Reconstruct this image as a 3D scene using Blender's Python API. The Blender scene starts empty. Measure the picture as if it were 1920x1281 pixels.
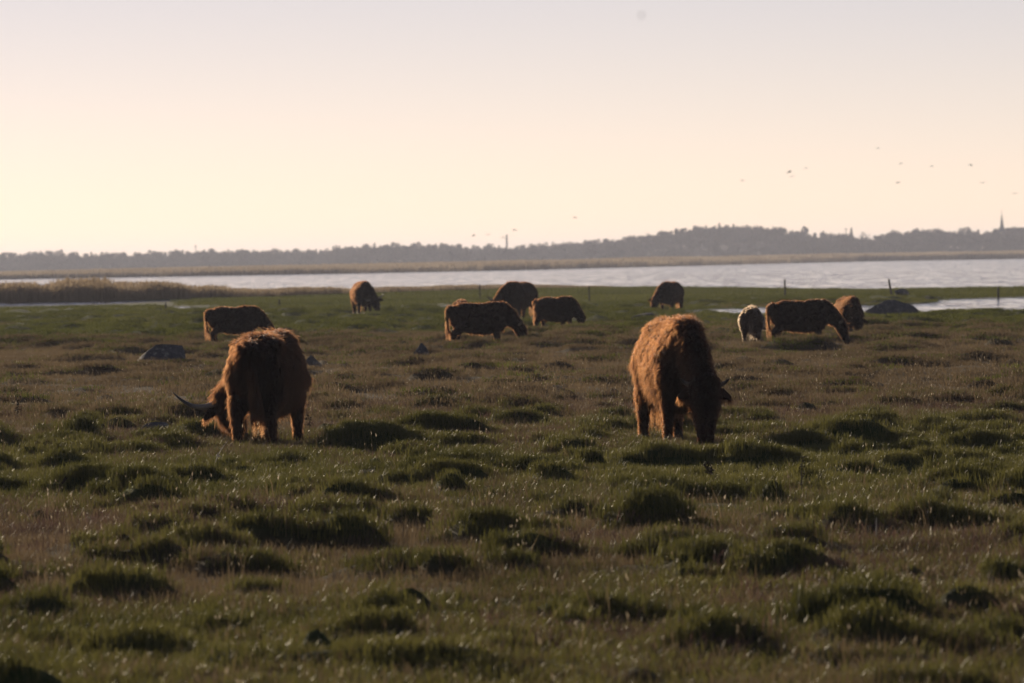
import bpy, bmesh, math, random
import numpy as np
from mathutils import Matrix, Vector

R = math.radians
scene = bpy.context.scene
COL = scene.collection
rng = np.random.default_rng(7)
random.seed(7)

# ------------------------------------------------------------------ camera
CAM_H = 2.1
LENS = 200.0
FPX = LENS / 36.0 * 1920.0            # focal length in pixels of the photograph
PITCH = math.atan(151.0 / FPX)        # looking slightly down
ROLL = math.atan(31.0 / 1920.0)       # the camera was not quite level
FWD = Vector((0, math.cos(PITCH), -math.sin(PITCH)))
_r0 = Vector((1, 0, 0)); _u0 = _r0.cross(FWD)
RGT = (_r0 * math.cos(ROLL) - _u0 * math.sin(ROLL)).normalized()
UPV = RGT.cross(FWD).normalized()
cam = bpy.data.cameras.new('camera')
cam_ob = bpy.data.objects.new('camera', cam)
COL.objects.link(cam_ob)
cam_ob.matrix_world = Matrix(((RGT.x, UPV.x, -FWD.x, 0), (RGT.y, UPV.y, -FWD.y, 0), (RGT.z, UPV.z, -FWD.z, CAM_H), (0, 0, 0, 1)))
cam.sensor_width = 36.0; cam.lens = LENS
cam.clip_start = 0.5; cam.clip_end = 20000
cam.dof.use_dof = True; cam.dof.focus_distance = 66.0; cam.dof.aperture_fstop = 5.6
cam.dof.aperture_blades = 9
scene.camera = cam_ob

# ------------------------------------------------------------------ light
SUN_EL, SUN_AZ = 13.0, -21.0           # degrees; azimuth from +Y towards +X
world = bpy.data.worlds.new('World'); scene.world = world; world.use_nodes = True
wn = world.node_tree
bgn = wn.nodes['Background']
sky = wn.nodes.new('ShaderNodeTexSky'); sky.sky_type = 'NISHITA'; sky.sun_disc = False
sky.sun_elevation = R(SUN_EL); sky.sun_rotation = R(SUN_AZ)
sky.air_density = 0.53; sky.dust_density = 0.02; sky.ozone_density = 0.0
wb = wn.nodes.new('ShaderNodeMix'); wb.data_type = 'RGBA'; wb.blend_type = 'MULTIPLY'; wb.inputs[0].default_value = 1.0
wb.inputs[7].default_value = (1.0, 0.75, 0.74, 1)      # daylight white balance, the same over the whole sky
wn.links.new(sky.outputs[0], wb.inputs[6]); wn.links.new(wb.outputs[2], bgn.inputs[0])
bgn.inputs[1].default_value = 0.094
sun = bpy.data.lights.new('sun', 'SUN'); sun.energy = 5.0; sun.angle = R(0.6); sun.color = (1.0, 0.82, 0.6)
sun_ob = bpy.data.objects.new('sun', sun); COL.objects.link(sun_ob)
SUN_DIR = Vector((math.sin(R(SUN_AZ)) * math.cos(R(SUN_EL)), math.cos(R(SUN_AZ)) * math.cos(R(SUN_EL)), math.sin(R(SUN_EL))))
sun_ob.rotation_euler = SUN_DIR.to_track_quat('Z', 'Y').to_euler()
sun_ob.location = SUN_DIR * 200

vs = scene.view_settings
vs.view_transform = 'Standard'; vs.look = 'None'; vs.exposure = 0.0; vs.gamma = 1.0; vs.use_curve_mapping = False
cy = scene.cycles
cy.use_denoising = True
cy.max_bounces = 6; cy.diffuse_bounces = 3; cy.glossy_bounces = 3; cy.transmission_bounces = 5; cy.volume_bounces = 1
cy.transparent_max_bounces = 4
cy.sample_clamp_indirect = 4.0
cy.use_adaptive_sampling = False
scene.cycles_curves.shape = 'RIBBONS'
scene.cycles_curves.subdivisions = 1

# ------------------------------------------------------------------ helpers
def link(o, parent=None):
    COL.objects.link(o)
    if parent is not None:
        o.parent = parent
    return o

def tag(o, label=None, cat=None, group=None, kind=None):
    if label: o['label'] = label
    if cat: o['category'] = cat
    if group: o['group'] = group
    if kind: o['kind'] = kind
    return o

def ray(px, py):
    return (FWD + RGT * ((px - 960.0) / FPX) - UPV * ((py - 640.5) / FPX))

def at(px, py, z=0.0):
    """ground point seen at a pixel of the photograph"""
    d = ray(px, py)
    t = (z - CAM_H) / d.z
    return Vector((d.x * t, d.y * t, z))

def at_d(px, py, dist):
    d = ray(px, py)
    t = dist / d.y
    return Vector((d.x * t, d.y * t, CAM_H + d.z * t))

def mesh_np(name, verts, quads=None, tris=None, mat=None, smooth=True):
    me = bpy.data.meshes.new(name)
    verts = np.asarray(verts, dtype=np.float32).reshape(-1, 3)
    q = np.zeros((0, 4), np.int32) if quads is None else np.asarray(quads, np.int32).reshape(-1, 4)
    t = np.zeros((0, 3), np.int32) if tris is None else np.asarray(tris, np.int32).reshape(-1, 3)
    me.vertices.add(len(verts)); me.vertices.foreach_set('co', verts.ravel())
    nl = q.size + t.size
    me.loops.add(nl); me.loops.foreach_set('vertex_index', np.concatenate([q.ravel(), t.ravel()]))
    me.polygons.add(len(q) + len(t))
    st = np.concatenate([np.arange(len(q)) * 4, q.size + np.arange(len(t)) * 3]).astype(np.int32)
    me.polygons.foreach_set('loop_start', st)
    me.polygons.foreach_set('use_smooth', np.full(len(q) + len(t), smooth))
    me.update(calc_edges=True); me.validate()
    if mat: me.materials.append(mat)
    return me

def hash2(ix, iy, seed):
    h = (ix.astype(np.int64) * 374761393 + iy.astype(np.int64) * 668265263 + seed * 974711) & 0xFFFFFFFF
    h = ((h ^ (h >> 13)) * 1274126177) & 0xFFFFFFFF
    return ((h ^ (h >> 16)) & 0xFFFF) / 65535.0

def vnoise(x, y, seed=0):
    x = np.asarray(x, float); y = np.asarray(y, float)
    ix = np.floor(x); iy = np.floor(y); fx = x - ix; fy = y - iy
    fx = fx * fx * (3 - 2 * fx); fy = fy * fy * (3 - 2 * fy)
    ix = ix.astype(np.int64); iy = iy.astype(np.int64)
    a = hash2(ix, iy, seed); b = hash2(ix + 1, iy, seed); c = hash2(ix, iy + 1, seed); d = hash2(ix + 1, iy + 1, seed)
    return (a + (b - a) * fx) * (1 - fy) + (c + (d - c) * fx) * fy

def fbm(x, y, seed=0, octv=4):
    s = 0; a = 0.5; t = 0
    for i in range(octv):
        s = s + a * vnoise(x * 2 ** i, y * 2 ** i, seed + i * 17); t += a; a *= 0.5
    return s / t

def sstep(a, b, x):
    t = np.clip((np.asarray(x, float) - a) / (b - a), 0, 1)
    return t * t * (3 - 2 * t)

class Nodes:
    def __init__(self, name):
        self.m = bpy.data.materials.new(name); self.m.use_nodes = True
        self.t = self.m.node_tree; self.t.nodes.clear()
        self.out = self.n('ShaderNodeOutputMaterial')
    def n(self, typ, **kw):
        nd = self.t.nodes.new(typ)
        for k, v in kw.items():
            setattr(nd, k, v)
        return nd
    def l(self, a, b):
        self.t.links.new(a, b)
    def noise(self, scale, detail=4, rough=0.55, vec=None):
        nd = self.n('ShaderNodeTexNoise'); nd.inputs['Scale'].default_value = scale
        nd.inputs['Detail'].default_value = detail; nd.inputs['Roughness'].default_value = rough
        if vec is not None: self.l(vec, nd.inputs['Vector'])
        return nd.outputs['Fac']
    def coord(self, kind='Object'):
        return self.n('ShaderNodeTexCoord').outputs[kind]
    def ramp(self, fac, stops):
        nd = self.n('ShaderNodeValToRGB'); el = nd.color_ramp.elements
        while len(el) < len(stops): el.new(0.5)
        for e, (p, c) in zip(el, stops):
            e.position = p; e.color = (*c, 1)
        self.l(fac, nd.inputs[0]); return nd.outputs[0]
    def mix(self, fac, a, b, blend='MIX'):
        nd = self.n('ShaderNodeMix', data_type='RGBA', blend_type=blend)
        for sock, v in ((nd.inputs[0], fac), (nd.inputs[6], a), (nd.inputs[7], b)):
            if hasattr(v, 'links') or isinstance(v, bpy.types.NodeSocket): self.l(v, sock)
            elif isinstance(v, (int, float)): sock.default_value = v
            else: sock.default_value = (*v, 1)
        return nd.outputs[2]
    def attr(self, name, typ='GEOMETRY', out='Fac'):
        nd = self.n('ShaderNodeAttribute'); nd.attribute_name = name; nd.attribute_type = typ
        return nd.outputs[out]
    def bump(self, h, strength, dist):
        nd = self.n('ShaderNodeBump'); nd.inputs['Strength'].default_value = strength; nd.inputs['Distance'].default_value = dist
        self.l(h, nd.inputs['Height']); return nd.outputs[0]
    def principled(self, color, rough=0.8, normal=None, spec=0.3):
        p = self.n('ShaderNodeBsdfPrincipled')
        if isinstance(color, bpy.types.NodeSocket): self.l(color, p.inputs['Base Color'])
        else: p.inputs['Base Color'].default_value = (*color, 1)
        p.inputs['Roughness'].default_value = rough
        p.inputs['Specular IOR Level'].default_value = spec
        if normal is not None: self.l(normal, p.inputs['Normal'])
        return p
    def done(self, shader):
        self.l(shader.outputs[0], self.out.inputs['Surface']); return self.m

def simple_mat(name, c0, c1, scale, rough=0.85, bump=0.3, bdist=0.01, spec=0.3):
    N = Nodes(name); co = N.coord()
    f = N.noise(scale, 6, 0.6, co)
    col = N.ramp(f, [(0.3, c0), (0.7, c1)])
    return N.done(N.principled(col, rough, N.bump(N.noise(scale * 3, 5, 0.6, co), bump, bdist), spec))

def blade_mat(name, attr_kind, c_lo, c_hi, transl=0.4, rough=0.45, spec=0.4):
    """leaf material: colour between two tints picked per clump, some light coming through"""
    N = Nodes(name)
    t = N.attr('tint', attr_kind)
    oi = N.n('ShaderNodeObjectInfo')
    col = N.mix(t, c_lo, c_hi)
    p = N.principled(col, rough, None, spec)
    tr = N.n('ShaderNodeBsdfTranslucent'); N.l(col, tr.inputs[0])
    mx = N.n('ShaderNodeMixShader'); mx.inputs[0].default_value = transl
    N.l(p.outputs[0], mx.inputs[1]); N.l(tr.outputs[0], mx.inputs[2])
    return N.done(mx)

# ------------------------------------------------------------------ where the cattle stand (also keeps the ground under them even)
# name: ground pixel of the middle of the feet
COWS = {
    'A': at(507, 834), 'B': at(1266, 834), 'C': at(440, 650), 'D': at(680, 592), 'E': at(900, 652), 'F': at(975, 604),
    'G': at(1042, 626), 'H': at(1258, 584), 'I': at(1410, 646), 'J': at(1502, 650), 'K': at(1592, 634), 'L': at(866, 632),
}

# ------------------------------------------------------------------ ground heights
PXH = lambda px: 505.0 - 31.0 * px / 1920.0
def az_of(px): return math.degrees(math.atan((px - 960.0) / FPX))
def dist_of(px, py): return CAM_H * FPX / (py - PXH(px))

NX0, NX1, NY0, NY1, NRES = -20.0, 20.0, 16.0, 128.0, 0.06
MX0, MX1, MY0, MY1, MRES = -56.0, 56.0, 104.0, 460.0, 0.3
Hn = np.zeros((int((NY1 - NY0) / NRES) + 1, int((NX1 - NX0) / NRES) + 1))
Hm = np.zeros((int((MY1 - MY0) / MRES) + 1, int((MX1 - MX0) / MRES) + 1))

def stamp(H, x0, y0, res, cx, cy, a, b, h, seed):
    r = max(a, b) * 1.3
    i0 = max(0, int((cx - r - x0) / res)); i1 = min(H.shape[1], int((cx + r - x0) / res) + 2)
    j0 = max(0, int((cy - r - y0) / res)); j1 = min(H.shape[0], int((cy + r - y0) / res) + 2)
    if i1 <= i0 or j1 <= j0: return
    X, Y = np.meshgrid(x0 + np.arange(i0, i1) * res - cx, y0 + np.arange(j0, j1) * res - cy)
    th = np.arctan2(Y, X)
    k = 1 + 0.20 * np.sin(2 * th + seed) + 0.14 * np.sin(3 * th + seed * 2.3) + 0.09 * np.sin(5 * th + seed * 3.7)
    rr = np.sqrt((X / a) ** 2 + (Y / b) ** 2) / k
    v = h * np.clip(1 - rr ** 2.0, 0, None) ** 0.95
    v *= 0.75 + 0.7 * fbm((X + cx) * 3.2, (Y + cy) * 3.2, 5, 4)
    H[j0:j1, i0:i1] = np.maximum(H[j0:j1, i0:i1], v)

HUMMOCKS = [  # x, base y, width, height in pixels of the photograph
    (1455, 1092, 205, 52), (222, 812, 100, 24), (365, 828, 125, 30), (655, 834, 105, 30), (840, 848, 180, 24), (962, 804, 92, 22),
    (1100, 836, 125, 18), (875, 898, 340, 36), (1045, 892, 110, 24), (1235, 884, 145, 40), (1410, 882, 160, 34), (1575, 836, 130, 18),
    (1880, 834, 95, 25), (160, 930, 230, 40), (860, 1018, 140, 34), (610, 1000, 160, 40), (322, 1075, 62, 28), (195, 1075, 150, 32),
    (1590, 1004, 150, 40), (1835, 998, 180, 34), (1890, 1105, 95, 45), (1640, 1150, 210, 48), (700, 1215, 200, 40), (1160, 1170, 200, 38),
    (290, 1240, 170, 45), (540, 872, 90, 18), (1180, 925, 90, 24), (960, 1090, 120, 26), (1500, 930, 110, 20), (110, 790, 95, 18),
    (740, 790, 70, 16), (600, 752, 70, 18), (1430, 735, 90, 20), (1690, 770, 100, 18), (1440, 812, 95, 14), (1850, 905, 90, 30),
    (700, 950, 120, 28), (560, 945, 110, 22), (380, 1000, 150, 26), (1080, 975, 130, 24), (1720, 860, 120, 22), (880, 770, 80, 16),
    (60, 1180, 160, 36), (480, 1130, 140, 26), (1350, 1235, 190, 40), (920, 1250, 160, 34), (1820, 1240, 180, 40), (1290, 1010, 110, 22),
]
cow_xy = np.array([(v.x, v.y) for v in COWS.values()])
placed = []
for k, (px, py, w, h) in enumerate(HUMMOCKS):
    p = at(px, py); d = p.y
    a = w * d / FPX * 0.45; hh = h * d / FPX * 1.0
    bb = max(0.25, min(a, 0.9)) * 1.1
    stamp(Hn, NX0, NY0, NRES, p.x, p.y + bb * 0.7, a * 1.05, bb, hh, k * 1.7)
    for q_ in range(3):
        a2 = a * (.22 + .35 * rng.random()); an = rng.random() * 6.283
        stamp(Hn, NX0, NY0, NRES, p.x + math.cos(an) * a * .95, p.y + bb * .7 + math.sin(an) * bb * .9, a2, a2 * (.7 + .5 * rng.random()), hh * (.35 + .5 * rng.random()), rng.random() * 9)
    placed.append((p.x, p.y, a))
n = 0
while n < 1500:
    y = 22 + 106 * rng.random() ** 0.75; x = (rng.random() * 2 - 1) * (0.1 * y + 2.0)
    if np.min((cow_xy[:, 0] - x) ** 2 + (cow_xy[:, 1] - y) ** 2) < 1.3: continue
    if np.any((np.abs(cow_xy[:2, 0] - x) < 1.0) & (y - cow_xy[:2, 1] < 1.0) & (y - cow_xy[:2, 1] > -6.0)): continue
    a = 0.10 + (0.36 if y < 62 else 0.50) * rng.random() ** 2.4
    stamp(Hn, NX0, NY0, NRES, x, y, a, a * (0.7 + 0.6 * rng.random()), (0.07 + 0.19 * rng.random() ** 1.5) * (0.6 + a) * (1.0 if y < 70 else .72), rng.random() * 9); n += 1
    if rng.random() < .45:
        for q_ in range(rng.integers(1, 4)):
            a2 = a * (.35 + .4 * rng.random()); an = rng.random() * 6.283
            stamp(Hn, NX0, NY0, NRES, x + math.cos(an) * a * 1.1, y + math.sin(an) * a * .9, a2, a2 * (.7 + .6 * rng.random()), (.03 + .07 * rng.random()) * (.6 + a), rng.random() * 9)
n = 0
while n < 1300:
    y = 120 + 150 * rng.random() ** 0.8; x = (rng.random() * 2 - 1) * (0.1 * y + 4)
    if np.min((cow_xy[:, 0] - x) ** 2 + (cow_xy[:, 1] - y) ** 2) < 2.2: continue
    a = 0.35 + 0.6 * rng.random() ** 2
    stamp(Hm, MX0, MY0, MRES, x, y, a, a * (0.8 + 0.6 * rng.random()), 0.12 + 0.16 * rng.random(), rng.random() * 9); n += 1

def bil(H, x0, y0, res, x, y):
    u = np.clip((x - x0) / res, 0, H.shape[1] - 1.001); v = np.clip((y - y0) / res, 0, H.shape[0] - 1.001)
    i = u.astype(int); j = v.astype(int); fu = u - i; fv = v - j
    val = (H[j, i] * (1 - fu) + H[j, i + 1] * fu) * (1 - fv) + (H[j + 1, i] * (1 - fu) + H[j + 1, i + 1] * fu) * fv
    m = (x > x0) & (x < x0 + res * (H.shape[1] - 1)) & (y > y0) & (y < y0 + res * (H.shape[0] - 1))
    return val * m

WATER_Z = -0.05
def tab(pts):
    a = np.array([(az_of(p[0]), p[1]) for p in pts]); return lambda az: np.interp(az, a[:, 0], a[:, 1])
# shores as bearings (through photograph columns) and metres
NEAR_SHORE = tab([(-1500, 372), (0, 372), (300, 374), (640, 392), (960, 440), (1280, 415), (1600, 352), (1920, 352), (3600, 352)])
FAR_SHORE = tab([(-1500, 1200), (0, 1210), (640, 1240), (960, 1340), (1280, 1600), (1600, 1980), (1920, 2060), (3600, 2100)])
POOL_N = tab([(1180, 226), (1290, 212), (1400, 208), (1640, 203), (1760, 199), (1920, 196), (3600, 192)])
POOL_F = tab([(1180, 216), (1290, 231), (1400, 238), (1640, 243), (1735, 246), (1765, 268), (1920, 274), (3600, 280)])
STRIP_N = tab([(-1500, 330), (0, 328), (200, 330), (330, 342), (420, 352)])
STRIP_F = tab([(-1500, 358), (0, 358), (200, 358), (330, 355), (420, 348)])
DITCH_N = tab([(260, 300), (330, 284), (640, 250), (900, 254), (1190, 250), (1260, 258)])
DITCH_F = tab([(260, 298), (330, 302), (640, 272), (900, 280), (1190, 266), (1260, 258)])
SKYLINE = [(-800, 476), (0, 476), (60, 474), (100, 472), (130, 476), (200, 476), (260, 472), (330, 471), (400, 469), (500, 468), (600, 469), (640, 462), (700, 458),
           (780, 456), (850, 457), (880, 462), (900, 460), (960, 462), (1000, 461), (1050, 459), (1100, 453), (1160, 446), (1230, 437), (1280, 430),
           (1330, 424), (1400, 420), (1440, 420), (1480, 431), (1530, 437), (1590, 440), (1640, 447), (1680, 434), (1740, 429), (1800, 433), (1850, 432), (1920, 427), (2700, 425)]
TREE_D = 3000.0
_sk = np.array([(az_of(p[0]), (PXH(p[0]) - p[1]) * TREE_D / FPX + CAM_H) for p in SKYLINE])
def skyline_z(az): return np.interp(az, _sk[:, 0], _sk[:, 1])
TREE_H = 9.0

def height(x, y):
    x = np.asarray(x, float); y = np.asarray(y, float)
    d = np.hypot(x, y); az = np.degrees(np.arctan2(x, y))
    h = 0.10 * (fbm(x / 9.0, y / 9.0, 3, 3) - 0.42) * sstep(4, 20, d) * (1 - sstep(330, 420, d))
    h = h + (0.13 * (fbm(x / 1.25, y / 1.25, 9, 3) - 0.47) + 0.05 * (fbm(x / .42, y / .42, 19, 2) - 0.5)) * (1 - sstep(130, 200, d)) * sstep(3, 12, d)
    f = 1 - sstep(112, 126, d)
    h = h + bil(Hn, NX0, NY0, NRES, x, y) * f + bil(Hm, MX0, MY0, MRES, x, y) * (1 - f)
    ax = np.abs(az) < 60
    # lake
    ns = NEAR_SHORE(az) + 14 * (fbm(x / 14, y / 30, 41, 3) - 0.5)
    fs = FAR_SHORE(az) + 60 * (fbm(x / 60, y / 90, 43, 3) - 0.5)
    lake = sstep(ns - 6, ns + 10, d) * (1 - sstep(fs - 10, fs + 20, d))
    h = h - 0.9 * lake
    wob = 3.0 * (fbm(x / 3, y / 10, 47, 3) - 0.5)
    def carve(dn, df, depth, soft=3.0):
        dn = dn(az) + wob; df = df(az) - wob
        return depth * sstep(dn - soft, dn + soft, d) * (1 - sstep(df - soft, df + soft, d)) * (df > dn)
    h = np.where(ax & (az > az_of(1180)) , h - carve(POOL_N, POOL_F, 0.42), h)
    h = np.where(ax & (az < az_of(420)), h - carve(STRIP_N, STRIP_F, 0.5), h)
    h = np.where(ax & (az > az_of(260)) & (az < az_of(1260)), h - carve(DITCH_N, DITCH_F, 0.20), h)
    hill = np.maximum(0, skyline_z(az) - TREE_H - 0.6) * sstep(2740, 2900, d)
    h = h + hill + 0.3 * sstep(fs, fs + 60, d)
    return h

def hz(x, y): return float(height(np.array([x]), np.array([y]))[0])

def brown(x, y):
    """0 green turf .. 1 dry brown grass"""
    d = np.hypot(x, y)
    b = np.interp(d, [0, 28, 35, 38, 44, 48, 52, 58, 66, 72, 78, 100, 135, 150, 172, 195, 400], [.58, .58, .58, .8, .8, .5, .15, .10, .3, .7, 1.1, 1.2, 1.15, .85, .35, .16, .1])
    n = fbm(x / 2.6, y / 6.0, 21, 4) - 0.5
    b = b + 1.3 * n
    hum = bil(Hn, NX0, NY0, NRES, x, y) + bil(Hm, MX0, MY0, MRES, x, y)
    b = b - np.where((d > 76) & (d < 150), 2.5, 5.0) * np.clip(hum - 0.05, 0, 0.2)
    return np.clip(b, 0, 1)

# ------------------------------------------------------------------ ground sheet
az_c = np.concatenate([np.linspace(-180, -9, 50)[:-1], np.linspace(-9, -6.2, 24)[:-1], np.linspace(-6.2, 6.2, 270)[:-1], np.linspace(6.2, 9, 24)[:-1], np.linspace(9, 180, 50)[:-1]])
ds = np.concatenate([np.geomspace(0.6, 22, 18)[:-1], np.geomspace(22, 130, 640)[:-1], np.geomspace(130, 420, 300)[:-1], np.geomspace(420, 2680, 75)[:-1], np.linspace(2680, 3160, 33)[:-1], np.geomspace(3160, 9000, 16)])
A, D = np.meshgrid(np.radians(az_c), ds)
GX = D * np.sin(A); GY = D * np.cos(A); GZ = height(GX, GY)
nr, nc = A.shape
V = np.stack([GX, GY, GZ], -1).reshape(-1, 3)
i = np.arange(nr - 1)[:, None]; j = np.arange(nc)[None, :]; j2 = (j + 1) % nc
Q = np.stack([i * nc + j, i * nc + j2, (i + 1) * nc + j2, (i + 1) * nc + j], -1).reshape(-1, 4)[:, ::-1]
V = np.vstack([V, [[0, 0, 0]]]); cidx = len(V) - 1
T = np.stack([np.full(nc, cidx), (np.arange(nc) + 1) % nc, np.arange(nc)], -1)[:, ::-1]

N = Nodes('turf_ground')
co = N.coord()
br = N.attr('brown'); far = N.attr('far'); wood_ = N.attr('wood'); mud = N.attr('mud')
n1 = N.noise(1.7, 6, 0.65, co); n2 = N.noise(23.0, 5, 0.7, co)
green = N.ramp(n1, [(0.3, (0.030, 0.045, 0.013)), (0.7, (0.062, 0.080, 0.022))])
dry = N.ramp(n1, [(0.3, (0.060, 0.044, 0.026)), (0.7, (0.110, 0.082, 0.048))])
col = N.mix(br, green, dry)
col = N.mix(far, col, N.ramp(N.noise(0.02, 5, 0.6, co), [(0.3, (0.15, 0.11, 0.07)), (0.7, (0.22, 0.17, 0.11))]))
col = N.mix(wood_, col, (0.035, 0.030, 0.022))
col = N.mix(mud, col, (0.028, 0.022, 0.018))
m_ground = N.done(N.principled(col, 0.95, N.bump(n2, 0.9, 0.05), 0.15))
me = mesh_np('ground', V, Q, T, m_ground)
brv = np.append(brown(GX.ravel(), GY.ravel()), 0.4)
a_ = me.attributes.new('brown', 'FLOAT', 'POINT'); a_.data.foreach_set('value', brv.astype(np.float32))
dd = np.append(D.ravel(), 0)
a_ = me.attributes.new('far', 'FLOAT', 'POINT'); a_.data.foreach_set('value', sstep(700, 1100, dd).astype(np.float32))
a_ = me.attributes.new('wood', 'FLOAT', 'POINT'); a_.data.foreach_set('value', sstep(2450, 2700, dd).astype(np.float32))
zz = np.append(GZ.ravel(), 0)
a_ = me.attributes.new('mud', 'FLOAT', 'POINT'); a_.data.foreach_set('value', (sstep(-0.02, -0.10, zz) * sstep(180, 200, dd) * (1 - sstep(900, 1000, dd))).astype(np.float32))
tag(link(bpy.data.objects.new('ground', me)), kind='structure')

# ------------------------------------------------------------------ water sheet
N = Nodes('lake_water')
co = N.coord()
mp2 = N.n('ShaderNodeMapping'); mp2.inputs['Scale'].default_value = (.5, .03, 1.0); N.l(co, mp2.inputs[0])
gst = N.n('ShaderNodeMapRange'); gst.inputs[1].default_value = .42; gst.inputs[2].default_value = .60; gst.inputs[3].default_value = .2; gst.inputs[4].default_value = 4.5
N.l(N.noise(1.0, 4, .75, mp2.outputs[0]), gst.inputs[0])
mp3 = N.n('ShaderNodeMapping'); mp3.inputs['Scale'].default_value = (.012, .004, 1.0); N.l(co, mp3.inputs[0])
gs3 = N.n('ShaderNodeMapRange'); gs3.inputs[1].default_value = .35; gs3.inputs[2].default_value = .65; gs3.inputs[3].default_value = .45; gs3.inputs[4].default_value = 1.15
N.l(N.noise(1.0, 3, .6, mp3.outputs[0]), gs3.inputs[0])
amp = N.n('ShaderNodeMath', operation='MULTIPLY'); N.l(gst.outputs[0], amp.inputs[0]); N.l(gs3.outputs[0], amp.inputs[1])
wv = N.n('ShaderNodeTexNoise'); wv.inputs['Scale'].default_value = 1.6; wv.inputs['Detail'].default_value = 3; N.l(co, wv.inputs['Vector'])
v1 = N.n('ShaderNodeVectorMath', operation='SUBTRACT'); N.l(wv.outputs['Color'], v1.inputs[0]); v1.inputs[1].default_value = (.5, .5, .5)
v2 = N.n('ShaderNodeVectorMath', operation='SCALE'); N.l(v1.outputs[0], v2.inputs[0]); N.l(amp.outputs[0], v2.inputs['Scale'])
v3 = N.n('ShaderNodeVectorMath', operation='MULTIPLY'); N.l(v2.outputs[0], v3.inputs[0]); v3.inputs[1].default_value = (1, 1, 0)
v4 = N.n('ShaderNodeVectorMath', operation='ADD'); N.l(v3.outputs[0], v4.inputs[0]); v4.inputs[1].default_value = (0, 0, 1)
v5 = N.n('ShaderNodeVectorMath', operation='NORMALIZE'); N.l(v4.outputs[0], v5.inputs[0])
p = N.principled((0.035, 0.045, 0.055), 0.08, v5.outputs[0], 0.5)
p.inputs['IOR'].default_value = 1.33
m_water = N.done(p)
me = mesh_np('water', [(-2500, 190, WATER_Z), (2500, 190, WATER_Z), (2500, 2700, WATER_Z), (-2500, 2700, WATER_Z)], [(0, 1, 2, 3)], None, m_water, False)
tag(link(bpy.data.objects.new('water', me)), kind='structure')

# ------------------------------------------------------------------ scattering with geometry nodes (only for stuff)
PROTO = {}
def proto_collection(name, meshes):
    c = bpy.data.collections.new(name)
    for m in meshes:
        c.objects.link(bpy.data.objects.new(m.name, m))
    return c

def scatter(name, label, coll, pts, rot, scl, tint, idx):
    me = bpy.data.meshes.new(name)
    pts = np.asarray(pts, np.float32)
    me.vertices.add(len(pts)); me.vertices.foreach_set('co', pts.ravel())
    for nm, typ, arr, key in (('rot', 'FLOAT_VECTOR', rot, 'vector'), ('scl', 'FLOAT_VECTOR', scl, 'vector'), ('tint', 'FLOAT', tint, 'value'), ('idx', 'INT', idx, 'value')):
        a = me.attributes.new(nm, typ, 'POINT')
        a.data.foreach_set(key, np.asarray(arr, np.int32 if typ == 'INT' else np.float32).ravel())
    ng = bpy.data.node_groups.new(name + '_scatter', 'GeometryNodeTree')
    ng.interface.new_socket('Geometry', in_out='INPUT', socket_type='NodeSocketGeometry')
    ng.interface.new_socket('Geometry', in_out='OUTPUT', socket_type='NodeSocketGeometry')
    gi = ng.nodes.new('NodeGroupInput'); go = ng.nodes.new('NodeGroupOutput')
    ci = ng.nodes.new('GeometryNodeCollectionInfo'); ci.inputs[0].default_value = coll
    ci.inputs['Separate Children'].default_value = True; ci.inputs['Reset Children'].default_value = True
    ip = ng.nodes.new('GeometryNodeInstanceOnPoints'); ip.inputs['Pick Instance'].default_value = True
    def na(nm, typ):
        x = ng.nodes.new('GeometryNodeInputNamedAttribute'); x.data_type = typ; x.inputs[0].default_value = nm
        return x.outputs[0]
    L = ng.links.new
    L(gi.outputs[0], ip.inputs['Points']); L(ci.outputs[0], ip.inputs['Instance'])
    L(na('idx', 'INT'), ip.inputs['Instance Index'])
    L(na('rot', 'FLOAT_VECTOR'), ip.inputs['Rotation']); L(na('scl', 'FLOAT_VECTOR'), ip.inputs['Scale'])
    L(ip.outputs[0], go.inputs[0])
    o = link(bpy.data.objects.new(name, me))
    md = o.modifiers.new('scatter', 'NODES'); md.node_group = ng
    tag(o, label, name.replace('_', ' '), kind='stuff')
    return o

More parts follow.
